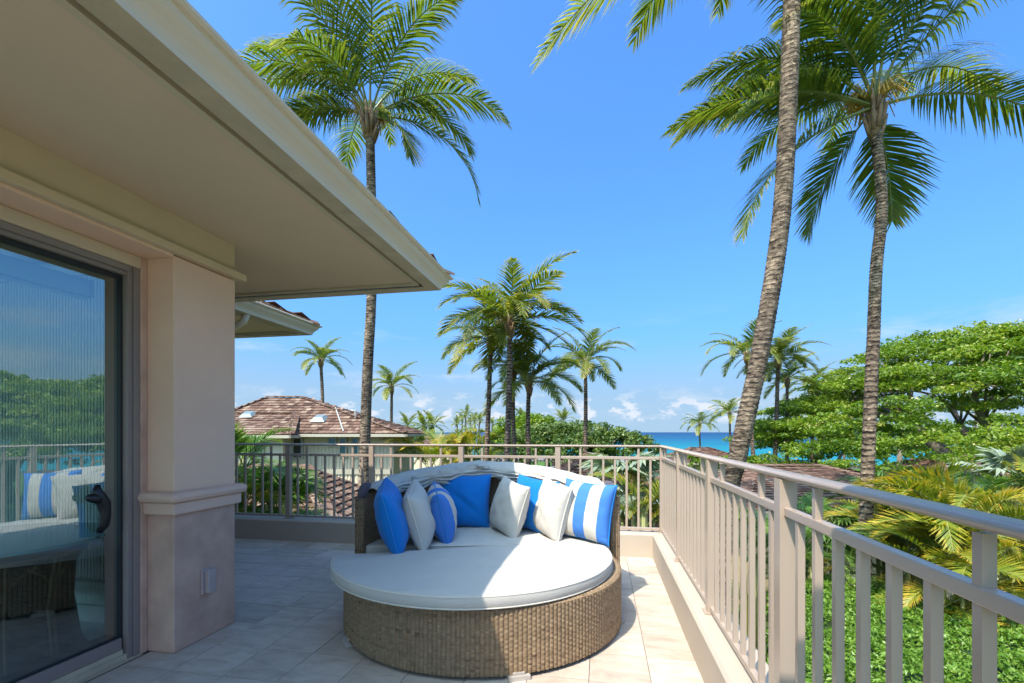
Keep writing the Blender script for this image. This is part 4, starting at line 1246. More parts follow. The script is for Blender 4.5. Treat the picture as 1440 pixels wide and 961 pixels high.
# ------------------------------------------------------------------ palms
def frond_mesh(name, L, e0, droop, nleaf, leaf_len, seed, hang=1.0, width=0.030, mat=None, dry=0.0, seg=16, lseg=3, bare=0.14, sweep_=0.0, vee=0.28):
    rg = random.Random(seed); mb = MB()
    pts = [Vector((0, 0, 0))]; tan = []
    for i in range(seg):
        s = i / seg
        el = e0 - droop * (s ** 1.25); az = sweep_ * s * s
        t = Vector((math.cos(el) * math.cos(az), math.cos(el) * math.sin(az), math.sin(el))); tan.append(t)
        pts.append(pts[-1] + t * (L / seg))
    tan.append(tan[-1])
    mb.tube(pts, [0.030 * (1 - 0.93 * (i / seg) ** 0.7) * (L / 3.6) + 0.0035 for i in range(seg + 1)], 5, mi=1, t=0.5)
    def samp(s):
        x = s * seg; i = min(seg - 1, int(x)); f = x - i
        return pts[i].lerp(pts[i+1], f), tan[i].lerp(tan[i+1], f).normalized()
    for i in range(nleaf):
        s = bare + (0.995 - bare) * ((i + 0.5) / nleaf)
        p, T = samp(s)
        for sg in (-1, 1):
            if rg.random() < 0.03: continue
            sp = min(0.995, s + rg.uniform(-0.4, 0.4) / nleaf)
            p, T = samp(sp)
            B = Vector((-T.y, T.x, 0)); B = B.normalized() if B.length > 1e-4 else Vector((0, 1, 0))
            N = T.cross(B); N = N if N.z >= 0 else -N
            if abs(T.z) > 0.98: N = Vector((1, 0, 0))
            prof = max(0.30, 1 - ((s - 0.42) / 0.66) ** 2)
            if s < 0.3: prof *= 0.55 + 0.45 * (s - bare) / max(0.01, 0.3 - bare)
            ll = leaf_len * prof * rg.uniform(0.88, 1.1)
            al = R(68 - 42 * s + rg.uniform(-6, 6))
            dirv = T * math.cos(al) + B * (sg * math.sin(al)) + N * (vee * (1 - 0.6 * s) + rg.uniform(-0.08, 0.08))
            dirv.normalize()
            q = p.copy(); w0 = width * rg.uniform(0.8, 1.15) * (0.65 + 0.35 * prof)
            ws = (0.55, 1.0, 0.62, 0.0) if lseg == 3 else (0.8, 0.85, 0.0)
            rows = []
            hg = hang * rg.uniform(0.75, 1.25) * (0.75 if s > 0.8 else 1.0) * (1 - 0.85 * max(0.0, -T.z))
            for k in range(lseg + 1):
                wv = (T - dirv * T.dot(dirv))
                wv = wv.normalized() if wv.length > 1e-4 else B
                rows.append((q - wv * w0 * ws[k], q + wv * w0 * ws[k]))
                q = q + dirv * (ll / lseg)
                dirv = (dirv + Vector((0, 0, -1)) * (0.30 * hg * (0.6 + 0.7 * k))).normalized()
            t = min(1, max(0, 0.30 + 0.25 * s + rg.gauss(0, 0.13) + dry))
            b = len(mb.v)
            for k, (x, y) in enumerate(rows[:-1]): mb.v.extend([tuple(x), tuple(y)])
            mb.v.append(tuple(rows[-1][0]))
            for k in range(lseg - 1):
                mb.f.append((b+2*k, b+2*k+1, b+2*k+3, b+2*k+2)); mb.mi.append(0); mb.t.append(min(1, t + 0.12 * k))
            mb.f.append((b+2*lseg-2, b+2*lseg-1, b+2*lseg)); mb.mi.append(0); mb.t.append(min(1, t + 0.3))
    return mb.mesh(name, [mat or M_frond, M_rachis])
def trunk_mesh(mb, path, r0, r1, ring=0.07, n=14, seed=1, flare=1.25):
    rg = random.Random(seed)
    P = [Vector(p) for p in path]
    dense = []
    for i in range(len(P) - 1):      # catmull-rom
        p0, p1, p2, p3 = P[max(0, i-1)], P[i], P[i+1], P[min(len(P)-1, i+2)]
        for k in range(12):
            t = k / 12
            dense.append(0.5 * ((2*p1) + (p2-p0)*t + (2*p0-5*p1+4*p2-p3)*t*t + (3*p1-p0-3*p2+p3)*t**3))
    dense.append(P[-1])
    L = sum((b - a).length for a, b in zip(dense, dense[1:])); m = int(L / ring) * 3
    def samp(s):
        x = s * (len(dense) - 1); i = min(len(dense) - 2, int(x)); return dense[i].lerp(dense[i+1], x - i)
    b = len(mb.v); prof = (0.0, 0.035, 0.075); tone = (0.10, 0.75, 0.60)
    for j in range(m + 1):
        s = j / m; p = samp(s); r = (r0 + (r1 - r0) * s) * (1 + (flare - 1) * max(0, 1 - s * 9) ** 2)
        for k in range(n):
            a = 2 * math.pi * k / n
            wob = 0.030 * mnoise.noise(Vector((math.cos(a) * 1.6, math.sin(a) * 1.6, s * L * 2.2 + seed)))
            jag = 0.35 * mnoise.noise(Vector((math.cos(a) * 2.5, math.sin(a) * 2.5, s * L * 6 + seed)))
            rr = r * (1 + prof[j % 3] + wob)
            mb.v.append((p.x + rr * math.cos(a), p.y + rr * math.sin(a), p.z + jag * ring))
    for j in range(m):
        for k in range(n):
            k2 = (k + 1) % n
            t = tone[(j + 1) % 3] + rg.gauss(0, 0.13)
            mb.f.append((b+j*n+k, b+j*n+k2, b+(j+1)*n+k2, b+(j+1)*n+k)); mb.mi.append(0); mb.t.append(min(1, max(0, t)))
def crown_boss(root, top, r, seed, flowers=True, big=True):
    rg = random.Random(seed); mb = MB()
    for k in range(16):               # fibrous leaf bases
        a = 2 * math.pi * k / 8 + rg.uniform(-.2, .2); h = -0.22 + 0.50 * (k / 16) + rg.uniform(-.05, .05)
        rr = r * (1.25 if k < 8 else 1.1)
        p = top + Vector((rr * 0.8 * math.cos(a), rr * 0.8 * math.sin(a), h - 0.25)); q = top + Vector((rr * 2.0 * math.cos(a), rr * 2.0 * math.sin(a), h + 0.18))
        mb.tube([p, p.lerp(q, 0.5), q], [r * 0.50, r * 0.45, r * 0.18], 6)
    mb.tube([top + Vector((0, 0, -0.42)), top + Vector((0, 0, -0.1)), top + Vector((0, 0, 0.32))], [r * 1.08, r * 1.4, r * 0.8], 10)
    mb.build("leaf_bases", M_husk, root, smooth=True)
    if flowers:
        for f in range(6 if big else 2):
            a = rg.uniform(0, 6.28); m2 = MB()
            o = top + Vector((math.cos(a) * r * 1.2, math.sin(a) * r * 1.2, 0.25))
            for k in range(16):
                aa = a + rg.gauss(0, 0.5); l = rg.uniform(0.30, 0.52)
                m = o + Vector((math.cos(aa) * l * 0.55, math.sin(aa) * l * 0.55, rg.uniform(0.0, 0.28)))
                e = m + Vector((math.cos(aa) * l * 0.30, math.sin(aa) * l * 0.30, -rg.uniform(0.08, 0.32)))
                m2.tube([o, m, e], [0.016, 0.013, 0.009], 4)
            m2.build("flower_stalk", M_stalk, root)
def gz(p): return ground_z(math.hypot(p[0], p[1]))
def big_palm(name, label, path, r0, r1, fronds, seed, group="tall coconut palms close to the deck", flowers=True, fl=3.75):
    root = empty(name, path[0]); tag(root, label, "palm tree", group)
    mb = MB(); trunk_mesh(mb, path, r0, r1, 0.075, 16, seed); mb.build("trunk", M_trunk, root, smooth=False)
    top = Vector(path[-1])
    crown_boss(root, top, r1, seed, flowers)
    for i, (az, e0, droop, Lk, roll, sw, dry) in enumerate(fronds):
        me = frond_mesh("frond", fl * Lk, R(e0), R(droop), 78, 1.0, seed * 100 + i, 1.9, 0.021, M_frond, dry, 18, 3, 0.17, R(sw), 0.2)
        # azimuth measured in the view frame: 0 = picture right, 90 = away from the viewer
        link("frond", me, root, top + Vector((0, 0, 0.12)) - root.location, (R(roll), 0, R(az) + TH))
def base_pt(px, d): 
    p = at(px, 608, d); p.z = gz(p); return p
# 1: left palm behind the eave
d1 = 11.6
p_top = at(520, 172, d1)
big_palm("coconut_palm", "tall straight coconut palm rising behind the main eave and the far railing",
         [base_pt(509, d1), at(513, 640, d1), at(517, 520, d1), at(523, 400, d1), at(522, 270, d1), p_top], 0.132, 0.102,
         [(176, 46, 98, 1.26, 6, 4, 0), (166, 30, 90, 1.05, 10, 8, 0), (188, 20, 70, 0.62, 0, 0, 0.0), (150, 60, 80, 1.0, -20, 10, 0), (205, 48, 110, 1.0, 10, -14, 0.0),
          (228, 66, 70, 1.05, 0, 0, 0), (255, 72, 55, 1.0, 5, 10, 0), (290, 70, 60, 1.05, 0, -10, 0), (318, 55, 80, 0.95, 0, 8, 0),
          (-2, 34, 98, 1.05, -8, -10, 0), (350, -4, 84, 1.0, 8, 14, 0), (30, 40, 100, 0.85, 10, 0, 0.05), (60, 62, 70, 1.0, 0, 10, 0),
          (95, 55, 80, 1.0, 0, 0, 0), (120, 40, 90, 0.95, 0, 0, 0), (335, -15, 75, 0.5, 0, 0, 0.1), (245, 40, 105, 0.8, 0, 0, 0), (185, 62, 85, 0.9, 0, 12, 0),
          (20, 62, 75, 0.9, 0, 0, 0.05)], 1)
# 2: leaning palm in front of the sea, crown above the picture
d2 = 7.3
big_palm("coconut_palm", "thick leaning coconut palm trunk crossing the sea view, its crown out of sight above",
         [base_pt(990, d2 + 0.3), at(1022, 720, d2 + 0.15), at(1038, 640, d2 + 0.1), at(1072, 480, d2), at(1097, 320, d2 - 0.05), at(1107, 180, d2 - 0.1), at(1113, 20, d2 - 0.15), at(1116, -150, d2 - 0.2)], 0.142, 0.112,
         [(183, -20, 38, 1.30, 0, 0, 0.15), (160, 50, 80, 1.0, 0, 0, 0), (120, 40, 95, 1.0, 0, 0, 0), (85, 50, 80, 1.0, 0, 0, 0), (50, 30, 80, 0.9, 0, 0, 0),
          (15, 45, 70, 0.9, 0, 0, 0), (215, 50, 70, 1.0, 0, 0, 0), (260, 50, 70, 1.0, 0, 0, 0), (300, 50, 70, 1.0, 0, 0, 0), (340, 60, 70, 1.0, 0, 0, 0)], 2, flowers=False)
# 3: right palm
d3 = 8.6
big_palm("coconut_palm", "coconut palm with orange flower stalks standing between the leaning trunk and the spreading tree",
         [base_pt(1208, d3), at(1214, 830, d3), at(1221, 640, d3), at(1228, 480, d3), at(1232, 380, d3), at(1240, 290, d3), at(1232, 190, d3), at(1230, 160, d3)], 0.112, 0.080,
         [(182, 14, 52, 1.06, 6, 0, 0), (194, 8, 62, 1.0, 6, 8, 0.04), (186, -22, 52, 1.08, 6, 10, 0.02), (168, 30, 78, 1.0, 0, 0, 0), (172, 45, 80, 0.98, -8, 0, 0), (160, 38, 85, 0.98, 0, 16, 0.0), (200, 62, 75, 1.0, 0, -8, 0),
          (232, 70, 50, 1.05, 0, 8, 0), (262, 74, 50, 1.0, 0, -8, 0), (300, 68, 62, 1.05, 0, 8, 0), (330, 58, 70, 1.05, 4, -8, 0), (10, 50, 90, 0.85, 0, 0, 0.15),
          (-8, 14, 78, 1.0, -6, 8, 0.04), (40, -28, 60, 0.6, 0, 0, 0), (130, -45, 40, 0.62, 0, 0, 0), (70, 50, 80, 0.9, 0, 0, 0), (110, 45, 85, 0.9, 0, 0, 0), (140, 62, 75, 0.95, 0, 0, 0),
          (40, 60, 75, 0.95, 0, 0, 0.05), (210, 45, 90, 0.85, 0, 0, 0)], 3)

# farther palms share frond shapes but each frond is its own part
FAR_FRONDS = []
for k in range(12):
    rg_ = random.Random(500 + k)
    e0 = (68, 60, 52, 45, 38, 30, 22, 14, 55, 40, 5, -8)[k]; dr = (55, 65, 75, 85, 90, 95, 90, 85, 110, 105, 75, 60)[k]
    FAR_FRONDS.append(frond_mesh("frond", 3.4 * rg_.uniform(0.92, 1.05), R(e0), R(dr), 46, 0.88, 600 + k, 1.35, 0.034, M_frond_far, 0.05 if k < 9 else 0.25, 12, 2, 0.12, R(rg_.uniform(-14, 14)), 0.2))
FAR_LO = [frond_mesh("frond", 3.4, R(e), R(dr), 20, 0.75, 700 + i, 1.0, 0.07, M_frond_far, 0.05, 7, 2, 0.14) for i, (e, dr) in enumerate(((60, 70), (40, 90), (20, 90), (0, 75), (70, 50)))]
def palm(label, top, base, r0, r1, nf, scale, seed, group, lo=False, bend=0.0, name="coconut_palm", flowers=False):
    rg = random.Random(seed)
    root = empty(name, base); tag(root, label, "palm tree", group)
    base = Vector(base); top = Vector(top); mid = base.lerp(top, 0.5) + RV * bend
    mb = MB(); trunk_mesh(mb, [base, base.lerp(mid, 0.5) + RV * bend * 0.3, mid, mid.lerp(top, 0.5) + RV * bend * 0.25, top], r0, r1, 0.12 if not lo else 0.5, 10 if not lo else 6, seed)
    mb.build("trunk", M_trunk_far, root)
    if not lo: crown_boss(root, top - Vector((0, 0, 0.12)), r1 * 0.85, seed, flowers, False)
    src = FAR_LO if lo else FAR_FRONDS
    for i in range(nf):
        az = 2 * math.pi * (i * 0.381966) + rg.uniform(-0.25, 0.25)
        k = min(len(src) - 1, int(len(src) * ((i + rg.random()) / nf)))
        s = scale * rg.uniform(0.85, 1.1)
        link("frond", src[k], root, top + Vector((0, 0, 0.08 * scale)) - root.location, (rg.uniform(-.25, .25), 0, az), (s, s, s))
G_MID = "coconut palms beyond the far railing"
def mp(label, px, py, d, bpx, r, nf, sc, seed, bend=0.0, fl=False):
    palm(label, at(px, py, d), base_pt(bpx, d), r * 0.80, r * 0.56, int(nf * 1.25), sc * 1.04, seed, G_MID, False, bend, flowers=fl)
mp("tallest coconut palm of the middle group, straight trunk, beside a shorter one", 717, 455, 18.5, 703, 0.175, 19, 0.98, 11, 0.1, True)
mp("slim coconut palm just left of the tallest one in the middle group", 690, 482, 20.5, 676, 0.16, 15, 0.88, 12, 0.05)
mp("coconut palm with curved thin trunk just right of the tallest one", 722, 520, 21.5, 735, 0.14, 10, 0.62, 13, -0.15)
mp("shorter coconut palm at the right of the middle group, bushy hanging fronds", 744, 540, 21, 756, 0.16, 15, 0.84, 14, -0.2)
mp("solitary coconut palm with clean straight trunk right of the middle group", 823, 512, 26, 818, 0.165, 15, 0.84, 15, 0.1)
mp("lone coconut palm standing behind the neighbour roof left of the tall trunk", 451, 508, 36, 447, 0.19, 15, 0.72, 16, 0.25)
mp("lone coconut palm behind the neighbour roof just right of the tall trunk", 551, 545, 38, 549, 0.18, 13, 0.76, 17, 0.0)
mp("coconut palm partly hidden by the leaning trunk, arching fronds to its left", 1050, 500, 30, 1068, 0.18, 13, 0.92, 18, -0.1)
mp("coconut palm with pale straight trunk right of the leaning trunk", 1094, 508, 31, 1086, 0.20, 17, 0.94, 19, 0.05)
mp("shorter coconut palm overlapping the pale trunked one near the spreading tree", 1107, 535, 33, 1106, 0.17, 12, 0.72, 20, 0.0)
mp("coconut palm whose fronds show over the left slope of the spreading tree", 1142, 545, 37, 1142, 0.17, 13, 0.80, 21, 0.0)
mp("small palm head peeking over the spreading tree left of the grey trunk", 1187, 532, 55, 1187, 0.17, 11, 0.70, 22, 0.0)
mp("small palm head peeking over the spreading tree right of the grey trunk", 1246, 512, 55, 1246, 0.17, 10, 0.70, 23, 0.0)
mp("palm tips barely showing above the top of the spreading tree", 1372, 470, 62, 1372, 0.17, 9, 0.6, 24, 0.0)
mp("short coconut palm standing alone in front of the sea behind the railing corner", 984, 597, 60, 992, 0.17, 13, 0.80, 25, -0.25)
mp("yellowish coconut palm just left of the leaning trunk, in front of the sea", 1026, 582, 52, 1028, 0.18, 13, 0.82, 26, 0.0)
# far row on the shore
for i, (px, py, hw, lab) in enumerate(((643, 598, 1, "far shore palm, leftmost of the row before the sea"), (650, 592, 1, "far shore palm, second from the row's left end"), (655, 585, 1.1, "tallest of the far shore palms before the sea"),
        (662, 596, 1, "far shore palm, fourth in the row before the sea"), (668, 592, 1, "far shore palm, fifth in the row before the sea"), (674, 594, 1, "far shore palm, sixth in the row just left of a near trunk"),
        (692, 598, 0.9, "far shore palm just right of the slim near trunk"), (703, 596, 0.9, "far shore palm just left of the tallest near trunk"))):
    d = 132 + (i * 37 % 23)
    palm(lab, at(px, py, d), base_pt(px - 1, d), 0.24, 0.18, 12, 1.05 * hw, 900 + i, "row of palms on the far shore", True)
for i, (px, py, d, sc, lab) in enumerate(((596, 602, 92, 1.25, "grey green date palm behind the far tan roof, left one"), (609, 601, 95, 1.25, "grey green date palm behind the far tan roof, right one"), (573, 601, 97, 1.1, "grey green palm head just above the neighbour roof's right end"),
        (792, 594, 88, 1.0, "palm head rising from behind the domed tree left of the lone trunk"), (778, 600, 90, 0.8, "small palm head behind the domed tree, beside the bushy green tree"), (735, 592, 85, 0.9, "palm head above the bushy green tree behind the middle group"))):
    palm(lab, at(px, py, d), base_pt(px, d), 0.35, 0.3, 16, sc, 930 + i, "palms far behind the roofs", True, name="date_palm")

# ------------------------------------------------------------------ leafy trees, shrubs, hedge
def leaf_cloud(mb, pts, size, rg_seed, up=0.5, tint=None, droop=0.0, aspect=0.5, mi=0, t_amp=0.18):
    """one folded leaf (2 quads sharing a midrib would double the count: use single rhombic quads) per point"""
    g = np.random.default_rng(rg_seed); n = len(pts); P = np.asarray(pts)
    nrm = g.normal(size=(n, 3)); nrm[:, 2] += up * 2; nrm /= np.linalg.norm(nrm, axis=1)[:, None]
    ax = g.normal(size=(n, 3)); ax -= nrm * (ax * nrm).sum(1)[:, None]; ax[:, 2] -= droop; ax /= np.linalg.norm(ax, axis=1)[:, None]
    bx = np.cross(nrm, ax); s = size * g.uniform(0.65, 1.3, n)[:, None]
    a = P - ax * s * 0.5; b = P + bx * s * 0.5 * aspect + nrm * s * 0.08; c = P + ax * s * 0.5; d = P - bx * s * 0.5 * aspect + nrm * s * 0.08
    V = np.stack([a, b, c, d], 1).reshape(-1, 3)
    base = len(mb.v); mb.v.extend(map(tuple, V.tolist()))
    tt = np.clip((tint if tint is not None else 0.45) + g.normal(size=n) * t_amp, 0, 1)
    for i in range(n):
        k = base + 4 * i
        mb.f.append((k, k+1, k+2, k+3))
    mb.mi.extend([mi] * n); mb.t.extend(tt.tolist())
def clump_points(c, rad, n, g, flat=1.0, shell=0.55):
    u = g.normal(size=(n, 3)); u /= np.linalg.norm(u, axis=1)[:, None]
    r = (shell + (1 - shell) * g.random(n) ** 0.5)[:, None]
    return np.asarray(c) + u * r * np.asarray([rad, rad, rad * flat])

def spreading_tree(name, label, base, center_off, Rr, z_edge, z_top, nclump, seed, leaves, leafsize, low=3.6, fork=None, group=None):
    g = np.random.default_rng(seed); rg = random.Random(seed)
    root = empty(name, base); tag(root, label, "tree", group)
    C = Vector(base) + center_off; mb = MB(); fl = MB(); tips = []
    nplate = nclump
    for k in range(nplate):
        rr = Rr * math.sqrt((k + 0.5) / nplate) * rg.uniform(0.9, 1.05); a = k * 2.39996 + rg.uniform(-.3, .3)
        rr = min(rr, Rr)
        zt = z_edge + (z_top - z_edge) * (1 - (rr / Rr) ** 2.0) + rg.uniform(-0.8, 0.35)
        if k % 4 == 3: zt -= rg.uniform(1.0, low) * (1 - 0.6 * rr / Rr)
        pr = rg.uniform(1.5, 2.7); pc = Vector((C.x + rr * math.cos(a), C.y + rr * math.sin(a), zt)); tone = rg.gauss(0.5, 0.15)
        tips.append(pc)
        for q in range(int(5 + pr * 4)):
            qr = pr * math.sqrt(rg.random()); qa = rg.uniform(0, 6.28)
            c = pc + Vector((qr * math.cos(qa), qr * math.sin(qa), 0.25 - 0.55 * (qr / pr) ** 2 + rg.uniform(-.12, .12)))
            rad = rg.uniform(0.45, 0.85)
            leaf_cloud(mb, clump_points(c, rad, leaves, g, 0.36, 0.3), leafsize, seed * 1000 + k * 40 + q, 0.9, min(1, max(0, tone + rg.gauss(0, 0.1))), 0.3, 0.55)
            if rg.random() < 0.5:
                fp = clump_points(c + Vector((0, 0, 0.12)), rad, 5, g, 0.35, 0.7); fp = fp[fp[:, 2] > c.z]
                if len(fp): leaf_cloud(fl, fp, 0.12, seed * 77 + k * 40 + q, 0.5, 0.5, 0, 1.0)
    mb.build("crown", M_pod, root)
    if fl.v: fl.build("blossoms", M_flower, root)
    tb_ = MB(); B = Vector(base)
    forks = []
    nl = 6
    f0 = B + Vector((0, 0, 1.1))
    tb_.tube([B + Vector((0, 0, -0.3)), B + Vector((0, 0, 0.4)), f0], [0.75, 0.6, 0.55], 10)
    tb_.build("trunk", M_branch, root, smooth=True)
    rg2 = random.Random(seed + 5)
    for k in range(nl):
        a = 2 * math.pi * k / nl + rg2.uniform(-.25, .25)
        e = C + Vector((math.cos(a) * Rr * 0.55, math.sin(a) * Rr * 0.55, 0)); e.z = z_edge + (z_top - z_edge) * 0.45
        m1 = f0.lerp(e, 0.25) + Vector((rg2.uniform(-.4, .4), rg2.uniform(-.4, .4), 0.9)); m2 = f0.lerp(e, 0.6) + Vector((rg2.uniform(-.7, .7), rg2.uniform(-.7, .7), 0.9))
        lm = MB(); lm.tube([f0 - Vector((0, 0, 0.2)), m1, m2, e], [0.36, 0.30, 0.20, 0.10], 8)
        near = sorted(tips, key=lambda t: (t - m2).length)[:9]
        for t in near:
            s = m2 if rg2.random() < 0.6 else e
            lm.tube([s, s.lerp(t, 0.5) + Vector((0, 0, 0.25)), t - Vector((0, 0, 0.15))], [0.09, 0.06, 0.025], 5)
        lm.build("limb", M_branch, root, smooth=True)
    return root
bt_ = at(1402, 700, 28); bt_.z = gz(bt_)
spreading_tree("spreading_tree", "broad flat-crowned tree dotted with pale blossoms at the right side, above the garden palms", bt_, lat(1.2, 1.5, 0), 14.3, -0.3, 7.4, 215, 5, 72, 0.22, 2.4)
# trees off to the side that the door glass mirrors
for i, (a, d, Rr, lab) in enumerate(((44, 20, 8.5, "leafy tree mirrored in the sliding door glass, nearer the jamb"), (36, 9, 7.0, "leafy tree mirrored in the sliding door glass, farther from the jamb"))):
    b_ = lat(a, d, -4.0)
    spreading_tree("shade_tree", lab, b_, Vector((0, 0, 0)), Rr, 1.0, 5.4 - i, 55, 15 + i, 60, 0.36, 2.5, group="trees seen only as reflections")
palm("coconut palm mirrored in the sliding door glass above the reflected railing", lat(22, 6.5, 4.6), lat(22, 6.5, -4.0), 0.2, 0.15, 15, 1.0, 77, "palms seen only as reflections")

def dome_tree(name, label, clumps, n_sub, leaves, size, seed, mat, group=None, trunk=None, flat=0.75):
    g = np.random.default_rng(seed); rg = random.Random(seed)
    c0 = clumps[0][0]; base = Vector((c0[0], c0[1], gz(c0)))
    root = empty(name, base); tag(root, label, "tree", group); mb = MB()
    for ci, (c, rad) in enumerate(clumps):
        c = Vector(c)
        for k in range(n_sub):
            u = g.normal(size=3); u /= np.linalg.norm(u)
            if u[2] < -0.45: u[2] = -u[2]
            p = c + Vector((u[0] * rad[0], u[1] * rad[1], u[2] * rad[2])) * rg.uniform(0.82, 1.0)
            sub = min(rad) * rg.uniform(0.22, 0.36)
            leaf_cloud(mb, clump_points(p, sub, leaves, g, flat, 0.3), size, seed * 991 + ci * 100 + k, 0.7, min(1, max(0, rg.gauss(0.5, 0.17))), 0.1, 0.7)
    mb.build("crown", mat, root)
    tb_ = MB(); tb_.tube([base - Vector((0, 0, .3)), base.lerp(Vector(c0), 0.5), Vector(c0)], [0.4, 0.32, 0.2], 8)
    for c, rad in clumps:
        c = Vector(c); tb_.tube([base + Vector((0, 0, 0.6)), base.lerp(c, 0.5), c + Vector((0, 0, rad[2] * 0.6))], [0.25, 0.2, 0.08], 6)
    tb_.build("trunk", M_branch, root, smooth=True)
    return root
def E(px, py, d, rx, ry, rz): return (tuple(at(px, py, d)), (rx, ry, rz))
dome_tree("domed_tree", "wide domed olive green tree behind the railing beside the sea view", [E(770, 627, 55, 5.5, 5, 2.6), E(822, 626, 55, 6.2, 5, 2.6), E(868, 634, 54, 4.6, 4.5, 2.2), E(795, 640, 52, 6, 4, 2.0)], 95, 60, 0.34, 61, M_grape)
dome_tree("bushy_tree", "bright green bushy tree behind the trunks of the middle palms", [E(735, 622, 62, 4.2, 4, 3.4), E(752, 612, 64, 3.6, 3.5, 2.8), E(718, 630, 62, 3.6, 3, 2.6)], 60, 55, 0.40, 62, M_pod)
dome_tree("shrub_tree", "small bright green bush between the neighbour house and the far tan roof", [E(572, 622, 45, 1.6, 1.6, 1.3)], 36, 45, 0.22, 63, M_pod)
dome_tree("shrub_tree", "small dark bush under the row of far shore palms", [E(672, 622, 110, 4.5, 3, 1.6)], 36, 40, 0.5, 64, M_pod)
for i, (px, py, d, r, lab) in enumerate(((972, 655, 26, 0.8, "round green shrub beside the small dark hip roof"), (1008, 660, 20, 0.7, "round green shrub behind the railing left of the leaning trunk"), (1050, 662, 22, 0.8, "green shrub right behind the base of the leaning trunk"))):
    dome_tree("shrub_tree", lab, [E(px, py, d, r, r, r * 0.8)], 30, 40, 0.14, 66 + i, M_pod)
dome_tree("bushy_tree", "green bushy tree behind the spreading crown, left of the grey trunk", [E(1150, 628, 50, 3.6, 3, 2.2), E(1195, 634, 48, 3.4, 3, 2.0)], 50, 50, 0.34, 80, M_pod)
dome_tree("bushy_tree", "green bushy tree behind the spreading crown, right of the grey trunk", [E(1265, 632, 52, 4.0, 3, 2.6), E(1320, 630, 52, 4.0, 3, 2.6)], 50, 50, 0.36, 81, M_pod)
dome_tree("bushy_tree", "low green tree line seen beneath the spreading crown near its forked trunk", [E(1385, 640, 56, 4.6, 3, 2.4), E(1440, 640, 56, 4.6, 3, 2.4)], 50, 50, 0.38, 82, M_pod)
dome_tree("shrub_tree", "dark low shrub on the lawn edge between the pavilions", [E(905, 668, 30, 1.6, 1.4, 0.7)], 24, 40, 0.2, 75, M_grape)

# feather palms (areca): clumps of arching yellow-green fronds, frond shapes shared
ARECA = []
for k in range(9):
    rg_ = random.Random(1200 + k)
    ARECA.append(frond_mesh("frond", 1.75 * rg_.uniform(0.9, 1.1), R(rg_.uniform(58, 84)), R(rg_.uniform(75, 125)), 38, 0.46, 1300 + k, 0.55, 0.017, M_areca, rg_.choice((-0.1, 0.05, 0.15, 0.3, 0.45)), 12, 2, 0.22, R(rg_.uniform(-15, 15)), 0.45))
ARECA_G = []
for k in range(6):
    rg_ = random.Random(1400 + k)
    ARECA_G.append(frond_mesh("frond", 1.7 * rg_.uniform(0.9, 1.1), R(rg_.uniform(50, 82)), R(rg_.uniform(75, 120)), 34, 0.48, 1500 + k, 0.55, 0.019, M_green_fan, rg_.choice((-0.1, 0.0, 0.15)), 12, 2, 0.22, R(rg_.uniform(-15, 15)), 0.4))
def areca(label, top, nf, sc, seed, green=False, group="clumped feather palms in the garden"):
    rg = random.Random(seed); top = Vector(top)
    base = Vector((top.x, top.y, gz(top)))
    root = empty("feather_palm", base); tag(root, label, "palm", group)
    mb = MB()
    stems = []
    for k in range(5):
        a = rg.uniform(0, 6.28); r = rg.uniform(0.05, 0.4) * sc
        b0 = base + Vector((math.cos(a) * r * 0.6, math.sin(a) * r * 0.6, -0.1)); t0 = top + Vector((math.cos(a) * r, math.sin(a) * r, rg.uniform(-0.5, 0.1) * sc))
        mb.tube([b0, b0.lerp(t0, 0.5), t0], [0.05, 0.045, 0.03], 6); stems.append(t0)
    mb.build("stem", M_rachis, root, smooth=True)
    src = ARECA_G if green else ARECA
    for i in range(nf):
        t0 = stems[i % len(stems)]; s = sc * rg.uniform(0.75, 1.15)
        link("frond", rg.choice(src), root, t0 - base, (rg.uniform(-.35, .35), rg.uniform(-.15, .35), rg.uniform(0, 6.28)), (s, s, s))
    for i in range(nf // 2):          # lower skirt of older fronds
        t0 = stems[i % len(stems)] - Vector((0, 0, rg.uniform(0.25, 0.9) * sc)); s = sc * rg.uniform(0.7, 1.0)
        link("frond", rg.choice(src), root, t0 - base, (rg.uniform(-.35, .35), rg.uniform(0.1, 0.6), rg.uniform(0, 6.28)), (s, s, s))
